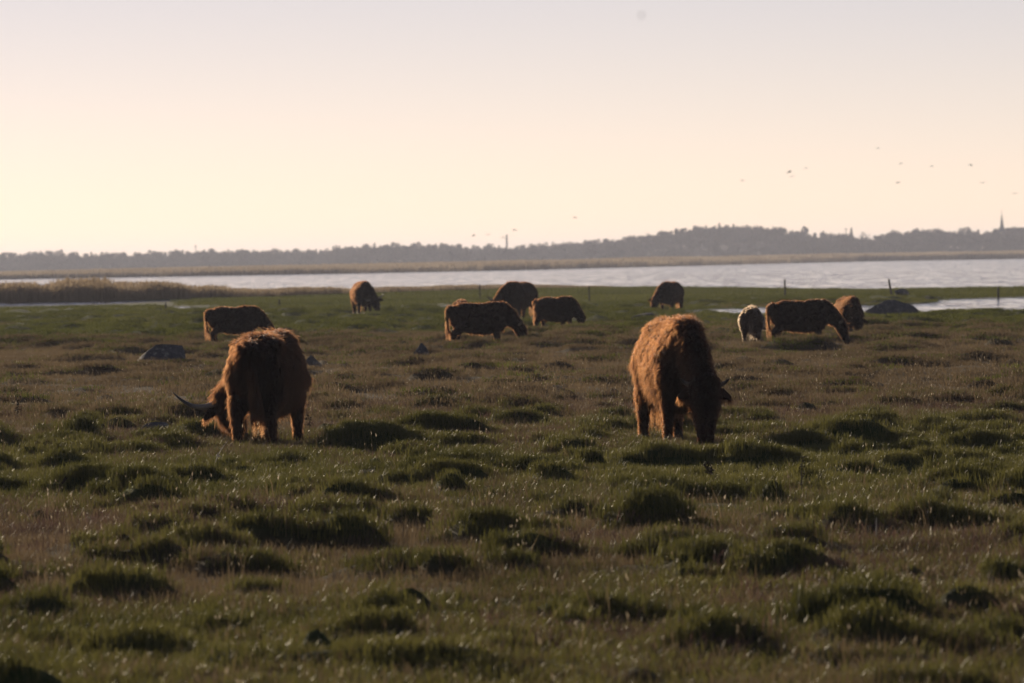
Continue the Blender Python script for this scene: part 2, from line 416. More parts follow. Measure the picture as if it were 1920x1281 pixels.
def tuft_mesh(name, mat, nb, rad, h0, h1, w, bend, seed, heads=0.0, head_mat=None, lean=0.25):
    g = np.random.default_rng(seed)
    vs_, qs, ts, mi_q, mi_t = [], [], [], [], []
    for b in range(nb):
        r = rad * math.sqrt(g.random()); th = g.random() * 6.283
        ox, oy = r * math.cos(th), r * math.sin(th)
        h = h0 + (h1 - h0) * g.random() ** 1.3
        fa = g.random() * 6.283; fx, fy = math.cos(fa), math.sin(fa)       # facing
        ba = g.random() * 6.283; bx, by = math.cos(ba), math.sin(ba)       # bend direction
        l0 = lean * g.random(); bd = bend * g.random()
        base = len(vs_); ww = w * (0.6 + 0.8 * g.random()) * 0.5
        for t, k in ((0, 1.0), (0.55, 0.8)):
            off = h * (l0 * t + bd * t * t); z = h * t * (1 - 0.25 * bd * t) - (0.03 if t == 0 else 0)
            cx, cy_ = ox + bx * off, oy + by * off
            vs_ += [(cx - fx * ww * k, cy_ - fy * ww * k, z), (cx + fx * ww * k, cy_ + fy * ww * k, z)]
        off = h * (l0 + bd); tip = (ox + bx * off, oy + by * off, h * (1 - 0.25 * bd))
        vs_.append(tip)
        qs.append((base, base + 1, base + 3, base + 2)); ts.append((base + 2, base + 3, base + 4)); mi_q.append(0); mi_t.append(0)
        if g.random() < heads:
            hb = len(vs_); hl = 0.014 + 0.022 * g.random(); hw = 0.003 + 0.003 * g.random()
            tx, ty, tz = tip
            vs_ += [(tx, ty, tz - hl * .3), (tx + fy * hw, ty - fx * hw, tz + hl * .3), (tx - fy * hw, ty + fx * hw, tz + hl * .3), (tx + bx * hw * 1.5, ty + by * hw * 1.5, tz + hl)]
            ts += [(hb, hb + 1, hb + 3), (hb, hb + 3, hb + 2)]; mi_t += [1, 1]
    m = mesh_np(name, vs_, qs, ts, mat, False)
    if head_mat: m.materials.append(head_mat)
    m.polygons.foreach_set('material_index', np.array(mi_q + mi_t, np.int32))
    return m

def wedge_points(n, d0, d1, power=1.0, margin=1.6, k=0.097):
    """random points in the stretch of pasture in front of the camera"""
    d = d0 + (d1 - d0) * rng.random(n) ** power
    x = (rng.random(n) * 2 - 1) * (k * d + margin)
    return x, d

m_green = blade_mat('grass_blade_green', 'INSTANCER', (0.062, 0.066, 0.016), (0.168, 0.156, 0.044), 0.45, 0.5, 0.32)
m_dry = blade_mat('grass_blade_dry', 'INSTANCER', (0.090, 0.066, 0.037), (0.230, 0.170, 0.100), 0.45, 0.65, 0.2)
m_head = blade_mat('grass_seed_head_glint', 'INSTANCER', (0.20, 0.155, 0.095), (0.50, 0.43, 0.32), 0.5, 0.5, 0.3)  # pale seed heads, their light tone also standing in for sun glints
m_heath = blade_mat('heath_sprig', 'INSTANCER', (0.070, 0.042, 0.034), (0.17, 0.105, 0.082), 0.4, 0.6)
m_reed = blade_mat('reed_stem', 'INSTANCER', (0.26, 0.195, 0.12), (0.46, 0.36, 0.24), 0.45, 0.6)

def ran_rot(n, tilt=0.12):
    return np.stack([(rng.random(n) - .5) * 2 * tilt, (rng.random(n) - .5) * 2 * tilt, rng.random(n) * 6.283], -1)
def ran_scl(n, lo, hi):
    s = lo + (hi - lo) * rng.random(n); return np.stack([s, s, s], -1)
def put(name, label, coll, x, y, nv, lo, hi, tint, sink=0.0, hs=None):
    z = height(x, y) - sink; n = len(x)
    ok = z > WATER_Z + 0.03
    s = ran_scl(n, lo, hi)
    if hs is not None: s[:, 2] *= hs
    return scatter(name, label, coll, np.stack([x, y, z], -1)[ok], ran_rot(n)[ok], s[ok], tint[ok], rng.integers(0, nv, n)[ok])

c_green = proto_collection('green_tufts', [tuft_mesh('green_tuft', m_green, 46, 0.12, 0.025, 0.085, 0.0055, 0.7, 100 + k) for k in range(6)])
c_dry = proto_collection('dry_tufts', [tuft_mesh('dry_tuft', m_dry, 30, 0.12, 0.035, 0.125, 0.0040, 0.6, 200 + k, 0.012, m_head) for k in range(6)])
c_heath = proto_collection('heath_tufts', [tuft_mesh('heath_tuft', m_heath, 40, 0.13, 0.03, 0.10, 0.006, 0.9, 300 + k, 0.01, m_head, 0.8) for k in range(5)])
c_stalk = proto_collection('stalk_tufts', [tuft_mesh('stalk_tuft', m_dry, 4, 0.05, 0.14, 0.30, 0.0045, 0.35, 400 + k, 0.8, m_head, 0.2) for k in range(8)])
m_greenF = blade_mat('far_grass_green', 'INSTANCER', (0.056, 0.070, 0.014), (0.150, 0.155, 0.038), 0.45, .75, .12)
m_dryF = blade_mat('far_grass_dry', 'INSTANCER', (0.090, 0.066, 0.037), (0.230, 0.170, 0.100), 0.45, .75, .12)
c_greenL = proto_collection('wide_green_tufts', [tuft_mesh('wide_green_tuft', m_greenF, 70, 0.34, 0.03, 0.10, 0.012, 0.7, 500 + k) for k in range(5)])
c_dryL = proto_collection('wide_dry_tufts', [tuft_mesh('wide_dry_tuft', m_dryF, 60, 0.34, 0.05, 0.17, 0.009, 0.6, 600 + k, 0.004, m_head) for k in range(5)])

def split(x, y, want_brown, gain=1.0):
    b = brown(x, y)
    p = b if want_brown else 1 - b
    return rng.random(len(x)) < np.clip(p * gain, 0, 1)

# near pasture
x, y = wedge_points(52000, 21, 84, 0.8); k = split(x, y, False, 1.15); x, y = x[k], y[k]
x2, y2 = wedge_points(90000, 21, 86, 0.9); hm_ = bil(Hn, NX0, NY0, NRES, x2, y2)
k = rng.random(len(x2)) < sstep(.03, .10, hm_) * np.where((y2 > 50) & (y2 < 68), 1.0, .6); x = np.concatenate([x, x2[k]]); y = np.concatenate([y, y2[k]])
t = np.clip(0.15 + 0.9 * fbm(x / 1.4, y / 2.5, 61, 3) + 0.25 * (rng.random(len(x)) - .5), 0, 1)
put('green_grass', 'short grazed green grass covering hummocks and turf of the near pasture', c_green, x, y, 6, 0.75, 1.35, t, 0.0)
x, y = wedge_points(40000, 21, 84, 0.8); k = split(x, y, True, 1.1); x, y = x[k], y[k]
t = np.clip(0.1 + 0.9 * fbm(x / 1.8, y / 3.0, 67, 3) + 0.3 * (rng.random(len(x)) - .5), 0, 1)
put('dry_grass', 'withered brown grass standing between the hummocks of the near pasture', c_dry, x, y, 6, 0.6, 1.2, t, 0.0)
x, y = wedge_points(22000, 21, 84, 0.8); k = (fbm(x / 3.5, y / 5.0, 71, 3) > 0.53) & split(x, y, True, 1.4); x, y = x[k], y[k]
put('heath_plants', 'low purple brown heath plants in patches between the near hummocks', c_heath, x, y, 5, 0.7, 1.3, rng.random(len(x)), 0.0)
x, y = wedge_points(1500, 21, 110, 0.8); k = split(x, y, True, 1.3) | (rng.random(len(x)) < 0.15); x, y = x[k], y[k]
put('grass_stalks', 'pale dry grass stalks with seed heads doubling as painted sun glints sticking up from the pasture', c_stalk, x, y, 8, 0.6, 1.25, rng.random(len(x)), 0.0)
# middle pasture
x, y = wedge_points(36000, 82, 262, 0.75); k = split(x, y, False, 1.1); x, y = x[k], y[k]
x2, y2 = wedge_points(70000, 82, 262, 0.8); hm_ = bil(Hn, NX0, NY0, NRES, x2, y2) * (y2 < 120) + bil(Hm, MX0, MY0, MRES, x2, y2) * (y2 >= 120)
k = rng.random(len(x2)) < sstep(.03, .10, hm_) * np.where(y2 < 150, .5, 1.0); x = np.concatenate([x, x2[k]]); y = np.concatenate([y, y2[k]])
t = np.clip(0.1 + 0.9 * fbm(x / 3, y / 6, 73, 3), 0, 1)
put('far_green_grass', 'green grass of the far pasture running up to the lake bank', c_greenL, x, y, 5, 0.8, 1.4, t, 0.0, .62)
x, y = wedge_points(30000, 82, 250, 0.7); k = split(x, y, True, 1.1); x, y = x[k], y[k]
x2, y2 = wedge_points(60000, 74, 160, 0.9); hm_ = bil(Hn, NX0, NY0, NRES, x2, y2) * (y2 < 120) + bil(Hm, MX0, MY0, MRES, x2, y2) * (y2 >= 120)
k = rng.random(len(x2)) < sstep(.02, .08, hm_); x = np.concatenate([x, x2[k]]); y = np.concatenate([y, y2[k]])
t = np.clip(0.1 + 0.9 * fbm(x / 3, y / 6, 79, 3), 0, 1)
put('far_dry_grass', 'brown withered grass around the farther cattle', c_dryL, x, y, 5, 0.7, 1.2, t, 0.0, .62)
# bank along the lake
x, y = wedge_points(16000, 262, 440, 0.9, 6.0)
t = np.clip(0.2 + 0.8 * fbm(x / 6, y / 14, 83, 3), 0, 1)
k = np.hypot(x, y) < NEAR_SHORE(np.degrees(np.arctan2(x, y))) + 4; k &= ~((np.degrees(np.arctan2(x, y)) < az_of(340)) & (np.hypot(x, y) > 306)); x, y, t = x[k], y[k], t[k]
put('bank_grass', 'green grass on the bank between pools and lake', c_greenL, x, y, 5, 1.6, 2.6, t, 0.0, .42)

# ------------------------------------------------------------------ reeds
m_reedF = blade_mat('far_reed_stem', 'INSTANCER', (0.26, 0.20, 0.14), (0.44, 0.36, 0.26), 0.45, 0.7)
def reed_mesh(name, nb, rad, h0, h1, w, seed, mat=None):
    g = np.random.default_rng(seed); vs_, qs, ts = [], [], []
    for b in range(nb):
        r = rad * math.sqrt(g.random()); th = g.random() * 6.283
        ox, oy = r * math.cos(th), r * math.sin(th); h = h0 + (h1 - h0) * g.random()
        fa = g.random() * 6.283; fx, fy = math.cos(fa) * w * .5, math.sin(fa) * w * .5
        lx, ly = (g.random() - .35) * 0.22 * h, (g.random() - .5) * 0.2 * h
        bs = len(vs_)
        vs_ += [(ox - fx, oy - fy, -.1), (ox + fx, oy + fy, -.1), (ox + lx * .5 + fx * .8, oy + ly * .5 + fy * .8, h * .6), (ox + lx * .5 - fx * .8, oy + ly * .5 - fy * .8, h * .6)]
        qs.append((bs, bs + 1, bs + 2, bs + 3))
        # plume
        vs_ += [(ox + lx * .8, oy + ly * .8, h * .86), (ox + lx + fx * 2.2, oy + ly + fy * 2.2, h * .93), (ox + lx * 1.3, oy + ly * 1.3, h * 1.04), (ox + lx - fx * 2.2, oy + ly - fy * 2.2, h * .93)]
        ts.append((bs + 3, bs + 2, bs + 4))
        qs.append((bs + 4, bs + 5, bs + 6, bs + 7))
    return mesh_np(name, vs_, qs, ts, mat or m_reed, False)
c_reed = proto_collection('reed_clumps', [reed_mesh('reed_clump', 34, 0.9, 0.9, 1.35, 0.035, 700 + k) for k in range(5)])
c_reedF = proto_collection('far_reed_clumps', [reed_mesh('far_reed_clump', 44, 4.0, 1.7, 2.2, 0.22, 720 + k, m_reedF) for k in range(5)])
# tall bed by the lake, thinning out into a low fringe along the bank
nre = 8200
px_ = -260 + 1400 * rng.random(nre) ** 1.25
azr = np.degrees(np.arctan((px_ - 960) / FPX))
hp = np.interp(px_, [-300, 60, 160, 260, 300, 400, 420, 480, 640, 860, 1000, 1140], [.85, .88, 1.0, .86, .74, .64, .50, .44, .38, .30, .20, .10])
hp = hp * (0.7 + 0.35 * vnoise(px_ / 26.0, px_ * 0, 5) + 0.25 * vnoise(px_ / 7.0, px_ * 0 + 3.3, 6))
dep = np.interp(px_, [-300, 300, 500, 1140], [26, 24, 16, 9])
nsd = np.interp(px_, [-300, 300, 420, 640, 960, 1140], [360, 360, 364, 386, 428, 420])
dr = nsd + dep * rng.random(nre)
x, y = dr * np.sin(np.radians(azr)), dr * np.cos(np.radians(azr))
z = np.maximum(height(x, y), WATER_Z - 0.2)
s = np.stack([np.ones(nre), np.ones(nre), hp * 0.84 * (0.68 + 0.5 * rng.random(nre))], -1)
scatter('reeds', 'tan reed bed thinning into a low fringe along the near lake shore', c_reed, np.stack([x, y, z], -1), ran_rot(nre, .04), s, rng.random(nre), rng.integers(0, 5, nre))
# reed belt on the far shore
nrf = 9000
azr = (rng.random(nrf) * 2 - 1) * 7.2
fsd = FAR_SHORE(azr) - 8 + 260 * rng.random(nrf) ** 1.6
x, y = fsd * np.sin(np.radians(azr)), fsd * np.cos(np.radians(azr))
z = np.maximum(height(x, y), WATER_Z - 0.2)
s = ran_scl(nrf, 0.85, 1.1); s[:, 2] *= (0.8 + 0.35 * vnoise(x / 40, y / 60, 12)) * np.interp(azr, [-5.2, 0, 5.2], [.55, .78, 1.15])
scatter('far_reeds', 'pale reed belt along the far shore of the lake below the wood', c_reedF, np.stack([x, y, z], -1), ran_rot(nrf, .03), s, np.clip(fbm(x / 30, y / 50, 91, 3) * 1.3 - .1, 0, 1), rng.integers(0, 5, nrf))

# ------------------------------------------------------------------ wood on the far shore
def tube_np(pts, rad, seg=6):
    pts = [np.array(p, float) for p in pts]; vs_, qs, ts = [], [], []
    for k, p in enumerate(pts):
        t = pts[min(k + 1, len(pts) - 1)] - pts[max(k - 1, 0)]; t /= np.linalg.norm(t) + 1e-9
        ref = np.array((1.0, 0, 0)) if abs(t[2]) > .8 else np.array((0, 0, 1.0))
        a = np.cross(t, ref); a /= np.linalg.norm(a); b = np.cross(t, a)
        for q in range(seg):
            th = 6.2832 * q / seg; vs_.append(p + (a * math.cos(th) + b * math.sin(th)) * rad[k])
    for k in range(len(pts) - 1):
        for q in range(seg):
            q2 = (q + 1) % seg; qs.append((k * seg + q, k * seg + q2, (k + 1) * seg + q2, (k + 1) * seg + q))
    vs_ += [pts[0], pts[-1]]; n0 = len(vs_) - 2
    for q in range(seg):
        q2 = (q + 1) % seg
        ts.append((n0, q2, q)); ts.append((n0 + 1, (len(pts) - 1) * seg + q, (len(pts) - 1) * seg + q2))
    return vs_, qs, ts

def merge(parts):
    V_, Q_, T_ = [], [], []
    for v, q, t in parts:
        o = len(V_); V_ += [tuple(p) for p in v]; Q_ += [tuple(i + o for i in f) for f in q]; T_ += [tuple(i + o for i in f) for f in t]
    return V_, Q_, T_

m_bark = simple_mat('bark', (0.05, 0.04, 0.035), (0.10, 0.08, 0.065), 6, 0.9)
m_twig = blade_mat('tree_twigs', 'INSTANCER', (0.040, 0.034, 0.026), (0.075, 0.060, 0.044), 0.15, 0.8, 0.1)
def tree_meshes(seed, H=10.0, wid=3.2, dens=420, conifer=False, bare=False):
    """(trunk with limbs, crown of many small twig and leaf faces)"""
    g = np.random.default_rng(seed); wood = []
    wood.append(tube_np([(0, 0, -1), (0.1, 0, H * .3), (0, .1, H * .6), (0, 0, H * .92)], [.32, .24, .14, .04]))
    lobes = []
    if not conifer:
        for k in range(9):
            th = k * 2.4 + g.random(); z0 = H * (.22 + .5 * g.random()); L = wid * (.6 + .5 * g.random()) * (1.1 - .5 * z0 / H)
            e = (math.cos(th) * L, math.sin(th) * L, z0 + L * (.5 + .6 * g.random()))
            wood.append(tube_np([(0, 0, z0), (e[0] * .5, e[1] * .5, z0 + (e[2] - z0) * .6), e], [.11, .07, .03], 5))
            lobes.append((*e, wid * (.34 + .25 * g.random())))
        lobes.append((0, 0, H * .86, wid * .45)); lobes.append((0, 0, H * .6, wid * .55))
    vs_, ts = [], []
    for k in range(dens):
        if conifer:
            z = H * (.12 + .88 * g.random()); r = wid * .62 * (1.02 - z / H) * math.sqrt(g.random()); th = g.random() * 6.283
            c = np.array((r * math.cos(th), r * math.sin(th), z))
        else:
            lx, ly, lz, lr = lobes[g.integers(len(lobes))]
            v = g.normal(size=3); v /= np.linalg.norm(v); c = np.array((lx, ly, lz)) + v * lr * g.random() ** .4
        u = g.normal(size=3); u /= np.linalg.norm(u); w = np.cross(u, g.normal(size=3)); w /= np.linalg.norm(w) + 1e-9
        sz = (.18 + .3 * g.random()) * (1.5 if not bare else 1.7); sw = sz * (.55 if not bare else .10)
        b = len(vs_); vs_ += [tuple(c - u * sz), tuple(c + w * sw), tuple(c + u * sz), tuple(c - w * sw)]
        ts += [(b, b + 1, b + 2), (b, b + 2, b + 3)]
    return merge(wood), (vs_, [], ts)
def tree_one(name, seed, **kw):
    (a, b) = tree_meshes(seed, **kw)
    v, q, t = merge([a, b])
    m = mesh_np(name, v, q, t, m_twig, False); return m
c_tree = proto_collection('wood_trees', [tree_one('wood_tree', 800 + k, H=10 * (.9 + .05 * k), wid=3.0 + .3 * (k % 3), dens=520) for k in range(5)] + [tree_one('wood_conifer', 830, H=10.5, wid=2.6, dens=520, conifer=True)])
rows = []
for r_ in range(17):
    D_ = TREE_D - 260 + r_ * 26
    xs = np.arange(-330, 331, 4.6) + rng.normal(size=len(np.arange(-330, 331, 4.6))) * 1.6
    rows.append(np.stack([xs, np.full(len(xs), D_) + rng.normal(size=len(xs)) * 7], -1))
tp = np.concatenate(rows); nt_ = len(tp)
az_t = np.degrees(np.arctan2(tp[:, 0], tp[:, 1]))
zt = height(tp[:, 0], tp[:, 1])
st = (skyline_z(az_t) - np.maximum(0, skyline_z(az_t) - TREE_H - 0.6)) / 10.0 * (0.78 + 0.26 * rng.random(nt_))
low = rng.random(nt_) < np.where((tp[:, 1] < TREE_D - 190) | (tp[:, 1] > TREE_D + 40), .8, .3); st = np.where(low, st * .45, st)
scatter('wood', 'hazy wood stretching along the horizon beyond the far reed belt', c_tree, np.stack([tp[:, 0], tp[:, 1], zt - .5], -1), ran_rot(nt_, .05), np.stack([np.where(low, st * 2.4, st * 1.1), np.where(low, st * 2.4, st * 1.1), st], -1), rng.random(nt_), np.where(rng.random(nt_) < .05, 5, rng.integers(0, 5, nt_)))

m_twig1 = simple_mat('twigs_single', (0.040, 0.034, 0.026), (0.075, 0.060, 0.044), 3, 0.9, 0.0)
def single_tree(px, top_py, label, seed, H=12, wid=3.4, conifer=False, bare=False, dist=2960):
    top = at_d(px, top_py, dist); zb = hz(top.x, top.y)
    s = (top.z - zb) / (H * (1.02 if not conifer else 1.0))
    o = link(bpy.data.objects.new('tree', None)); o.location = (top.x, top.y, zb); o.scale = (max(s, .75), max(s, .75), s)
    a, b = tree_meshes(seed, H=H, wid=wid, conifer=conifer, bare=bare, dens=700 if bare else 520)
    link(bpy.data.objects.new('trunk', mesh_np('trunk', *a, m_bark, False)), o)
    link(bpy.data.objects.new('crown', mesh_np('crown', b[0], None, b[2], m_twig1, False)), o)
    return tag(o, label, 'tree', 'trees rising above the far wood')
single_tree(1508, 421, 'thin tree rising above the hazy wood beside the rounded hilltop', 901, 12, 2.2)
single_tree(1596, 428, 'dark pointed conifer beside the thin pole on the hazy skyline', 902, 12, 4.4, True)
single_tree(1619, 432, 'small bare tree in the dip of the skyline after the conifer', 903, 11, 2.6, bare=True)
single_tree(1808, 425, 'round topped tree standing above the wood beside the church spire', 904, 11, 3.6)
single_tree(107, 468, 'low rounded tree topping the flat stretch of hazy wood', 905, 10, 3.0)
single_tree(917, 455, 'bushy tree beside the thin chimney on the skyline', 906, 10, 3.0)
for k, (px, py) in enumerate(((982, 455), (997, 453), (1011, 452), (1024, 451), (1037, 450), (1056, 450), (1068, 450))):
    single_tree(px, py, 'bare see-through tree in a row on the skyline beside the chimney', 910 + k, 11, 2.6, bare=True)

# church, chimney and poles on the skyline
m_stone = simple_mat('church_wall', (0.30, 0.27, 0.24), (0.40, 0.36, 0.32), 0.6, 0.9)
m_spire = simple_mat('spire_roof', (0.05, 0.06, 0.06), (0.08, 0.09, 0.085), 0.8, 0.6)
m_dark = simple_mat('dark_opening', (0.012, 0.012, 0.014), (0.02, 0.02, 0.022), 2, 0.5)
def box_np(c, s):
    cx, cy_, cz = c; a, b, h = s[0] / 2, s[1] / 2, s[2] / 2
    v = [(cx + sx * a, cy_ + sy * b, cz + sz * h) for sz in (-1, 1) for sx, sy in ((-1, -1), (1, -1), (1, 1), (-1, 1))]
    return v, [(3, 2, 1, 0), (4, 5, 6, 7), (0, 1, 5, 4), (1, 2, 6, 5), (2, 3, 7, 6), (3, 0, 4, 7)], []
def part(name, geo, mat, parent, smooth=False):
    v, q, t = geo
    return link(bpy.data.objects.new(name, mesh_np(name, v, q or None, t or None, mat, smooth)), parent)
top = at_d(1878, 396, 3010); zb = hz(top.x, top.y)
ch = link(bpy.data.objects.new('church', None)); ch.location = (top.x, top.y, zb)
Ht = top.z - zb
tw = 4.0; th_ = Ht - 11.0
part('tower', box_np((0, 0, th_ / 2 - .5), (tw, tw, th_ + 1)), m_stone, ch)
sp = [(math.cos(math.pi / 8 + k * math.pi / 4) * 2.35, math.sin(math.pi / 8 + k * math.pi / 4) * 2.35, th_) for k in range(8)]
sp2 = [(p_[0] * .44, p_[1] * .44, th_ + 3.2) for p_ in sp]
part('spire', (sp + sp2 + [(0, 0, Ht - .5)], [(k, (k + 1) % 8, 8 + (k + 1) % 8, 8 + k) for k in range(8)] + [tuple(reversed((0, 1, 2, 3))), tuple(reversed((0, 3, 4, 7))), tuple(reversed((4, 5, 6, 7)))], [(8 + k, 8 + (k + 1) % 8, 16) for k in range(8)]), m_spire, ch)
part('finial', tube_np([(0, 0, Ht - .8), (0, 0, Ht + .6)], [.12, .06]), m_spire, ch)
part('nave', box_np((10.0, 0, 3.0), (16, 8, 7)), m_stone, ch)
part('nave_roof', ([(2.0, -4.4, 6.5), (18.3, -4.4, 6.5), (18.3, 4.4, 6.5), (2.0, 4.4, 6.5), (2.0, 0, 10), (18.3, 0, 10)], [(0, 1, 5, 4), (2, 3, 4, 5), (3, 2, 1, 0)], [(1, 2, 5), (3, 0, 4)]), m_spire, ch)
for dx in (-.8, .8): part('belfry_opening', box_np((dx, -tw / 2, th_ - 2.0), (.8, .12, 1.8)), m_dark, ch)
tag(ch, 'church tower with slender pointed spire rising above the far wood', 'church')
top = at_d(950, 440, 2990); zb = hz(top.x, top.y); Hc = top.z - zb
chim = link(bpy.data.objects.new('chimney', None)); chim.location = (top.x, top.y, zb)
part('shaft', tube_np([(0, 0, -.5), (0, 0, Hc * .5), (0, 0, Hc - .4)], [.75, .6, .45], 10), m_stone, chim, True)
part('rim', tube_np([(0, 0, Hc - .4), (0, 0, Hc)], [.55, .55], 10), m_stone, chim)
tag(chim, 'slim tall chimney standing up out of the hazy wood', 'chimney')
def pole(px, py, label, dist=2970, r=.35):
    top = at_d(px, py, dist); zb = hz(top.x, top.y); Hc = top.z - zb
    o = link(bpy.data.objects.new('pole', None)); o.location = (top.x, top.y, zb)
    part('shaft', tube_np([(0, 0, -.5), (0, 0, Hc * .55), (0, 0, Hc)], [r, r * .8, r * .5], 8), m_spire, o, True)
    part('crossarm', box_np((0, 0, Hc * .93), (1.6, .2, .2)), m_spire, o)
    tag(o, label, 'pole')
pole(1586, 427, 'thin pole touching the dark conifer on the skyline')
pole(367, 459, 'faint thin pole above the flat part of the far wood', r=.3)

# ------------------------------------------------------------------ stones
N = Nodes('granite'); co = N.coord()
f = N.noise(5.0, 8, .65, co); f2 = N.noise(22, 6, .7, co)
col = N.ramp(f, [(.3, (.058, .055, .055)), (.55, (.105, .100, .098)), (.75, (.17, .16, .15))])
col = N.mix(N.ramp(N.noise(9, 6, .7, co), [(.55, (0, 0, 0)), (.64, (1, 1, 1))]), col, (.24, .235, .20))
m_granite = N.done(N.principled(col, .85, N.bump(f2, .7, .03), .3))
def rock_mesh(seed, sx, sy, sz, sub=4, taper=.38, rough=.10):
    bm = bmesh.new(); bmesh.ops.create_icosphere(bm, subdivisions=sub, radius=1.0)
    v = np.array([p.co[:] for p in bm.verts])
    g = np.random.default_rng(seed)
    # flattened facets: clip against random planes
    for k in range(15):
        nrm = g.normal(size=3); nrm /= np.linalg.norm(nrm); dlt = .55 + .32 * g.random()
        s_ = v @ nrm - dlt; v = v - np.clip(s_, 0, None)[:, None] * nrm * .97
    nn = fbm(v[:, 0] * 2 + 7 + v[:, 2], v[:, 1] * 2 + 5 - v[:, 2] * .7, seed, 4) - .5
    v = v * (1 + rough * 2 * nn)[:, None]
    v[:, :2] *= (1 - taper * np.clip(v[:, 2:3], -.2, 1) ** 1)
    v = v * np.array((sx * 1.06, sy, sz))
    for p, c in zip(bm.verts, v): p.co = c
    me = bpy.data.meshes.new('stone'); bm.to_mesh(me); bm.free()
    me.materials.append(m_granite)
    for f_ in me.polygons: f_.use_smooth = False
    return me
def stone(px, py, wpx, hpx, label, seed, rot=0.0, tilt=0.0, dep=.8, taper=.28):
    p = at(px, py); d = p.y; w = wpx * d / FPX / 2; h = hpx * d / FPX
    me = rock_mesh(seed, w * 1.12, w * dep, h * .92, taper=taper)
    o = link(bpy.data.objects.new('stone', me)); o.location = (p.x, p.y + w * dep * .7, hz(p.x, p.y + w * dep * .7) + h * .46)
    o.rotation_euler = (0, tilt, rot)
    return tag(o, label, 'stone', 'granite stones in the pasture')
stone(300, 692, 104, 38, 'big dark granite boulder in the brown grass beyond the long horn', 11, .3, -.12)
stone(792, 683, 44, 28, 'small rounded dark stone in front of the side-on cow with a calf behind', 12, 1.2)
stone(586, 697, 30, 22, 'dark stone half hidden behind the flank of the long-horned cow', 13)
stone(290, 815, 58, 17, 'low slanting dark stone wedged between two grassy hummocks', 14, .2, -.22, .5)
stone(1682, 597, 100, 26, 'broad dark boulder beside the bright pool of water', 15, 0, .05, .8, .12)
stone(1692, 558, 30, 15, 'dark blocky stone at the foot of the leaning fence post', 16, .1, 0, .9, -.25)
stone(1218, 606, 70, 13, 'flat grey stone in the grass behind the curly coated bullock', 17)
stone(1552, 655, 60, 12, 'low grey stone in the grass under the muzzle of a grazing cow', 18, 0, .1)
stone(1591, 634, 26, 17, 'small pale stone between two muzzles of grazing cattle', 19)
stone(97, 568, 13, 7, 'tiny dark stone in the water strip in front of the reeds', 20)

# ------------------------------------------------------------------ fence posts on the bank
m_post = simple_mat('weathered_post', (0.045, 0.038, 0.032), (0.095, 0.082, 0.070), 9, .9)
def post(px, pyb, pyt, label, wpx=5.0, lean=0.0):
    p = at(px, pyb); d = p.y; h = (pyb - pyt) * d / FPX; r = wpx * d / FPX / 2 * .82
    z = hz(p.x, p.y)
    o = link(bpy.data.objects.new('fence_post', None)); o.location = (p.x, p.y, z); o.rotation_euler = (0, lean, 0)
    g = np.random.default_rng(int(px))
    part('post', tube_np([(0, 0, -.3), (r * .1, 0, h * .3), (-r * .12, 0, h * .7), (0, 0, h)], [r * 1.1, r, r * .95, r * .9], 9), m_post, o, True)
    part('cap', tube_np([(0, 0, h - .01), (0.01, 0, h + r * .8)], [r * .92, r * .35], 9), m_post, o, True)
    part('insulator', tube_np([(0, -r * .8, h * .8), (0, -r * 2.0, h * .8)], [.018, .025], 6), m_dark, o, True)
    return tag(o, label, 'fence post', 'fence posts along the lake bank')
post(1472, 556, 525, 'upright fence post on the green bank above the big side-on cow', 4.4)
post(1672, 556, 525, 'leaning fence post with a dark blocky stone at its foot', 5.2, -.16)
post(1872, 559, 524, 'fence post standing at the corner of the bright pool', 5.0)
post(1105, 566, 537, 'thin fence post on the bank between two grazing bullocks', 3.4)
post(900, 562, 536, 'thin fence post in front of the low reed fringe', 3.2)
post(524, 585, 562, 'short fence post beside the wet ditch', 4.4)
post(311, 590, 570, 'short stump of a fence post in the green turf', 4.0)

# ------------------------------------------------------------------ dead weeds
m_weed = simple_mat('dead_weed', (.030, .022, .016), (.060, .044, .030), 30, .9)
m_strw = simple_mat('bleached_stem', (.34, .29, .22), (.48, .42, .33), 30, .7)
def weed(px, py, hpx, label, mat, bend=.15, heads=26):
    p = at(px, py); d = p.y; h = hpx * d / FPX; z = hz(p.x, p.y)
    o = link(bpy.data.objects.new('dead_weed', None)); o.location = (p.x, p.y, z)
    g = np.random.default_rng(int(px * 7 + py))
    pts = [(bend * h * t * t, .1 * h * t * (1 - t), h * t - .02) for t in (0, .3, .6, .85, 1)]
    part('stem', tube_np(pts, [.006, .0055, .005, .004, .003], 5), mat, o)
    vs_, ts = [], []
    for k in range(heads):
        t = .45 + .55 * g.random(); c = np.array((bend * h * t * t, .1 * h * t * (1 - t), h * t)) + g.normal(size=3) * (.016, .016, .010)
        u = g.normal(size=3) * .014; w = np.cross(u, g.normal(size=3)); w = w / (np.linalg.norm(w) + 1e-9) * .008
        b = len(vs_); vs_ += [c - u, c + w, c + u, c - w]; ts += [(b, b + 1, b + 2), (b, b + 2, b + 3)]
    if heads: part('seed_head', (vs_, [], ts), mat, o)['kind'] = 'stuff'
    return tag(o, label, 'weed', 'dead weeds in the pasture')
weed(1335, 912, 30, 'dark shaggy seed head leaning on a mound in front of the bullock', m_weed, -.3, 60)
weed(1503, 935, 70, 'tall dark thin dead stalk beyond the rounded mounds', m_weed, .03, 14)
weed(1643, 1020, 55, 'bleached upright stem catching the sun beside a dark hummock', m_strw, .02, 0)
weed(32, 790, 34, 'dark thistle stalk in the brown grass below the big boulder', m_weed, .1, 34)
weed(582, 815, 34, 'dark weed stalk standing beside the legs of the long-horned cow', m_weed, -.1, 30)
weed(700, 812, 22, 'dark weed tuft on top of the black hummock by the long-horned cow', m_weed, -.25, 34)
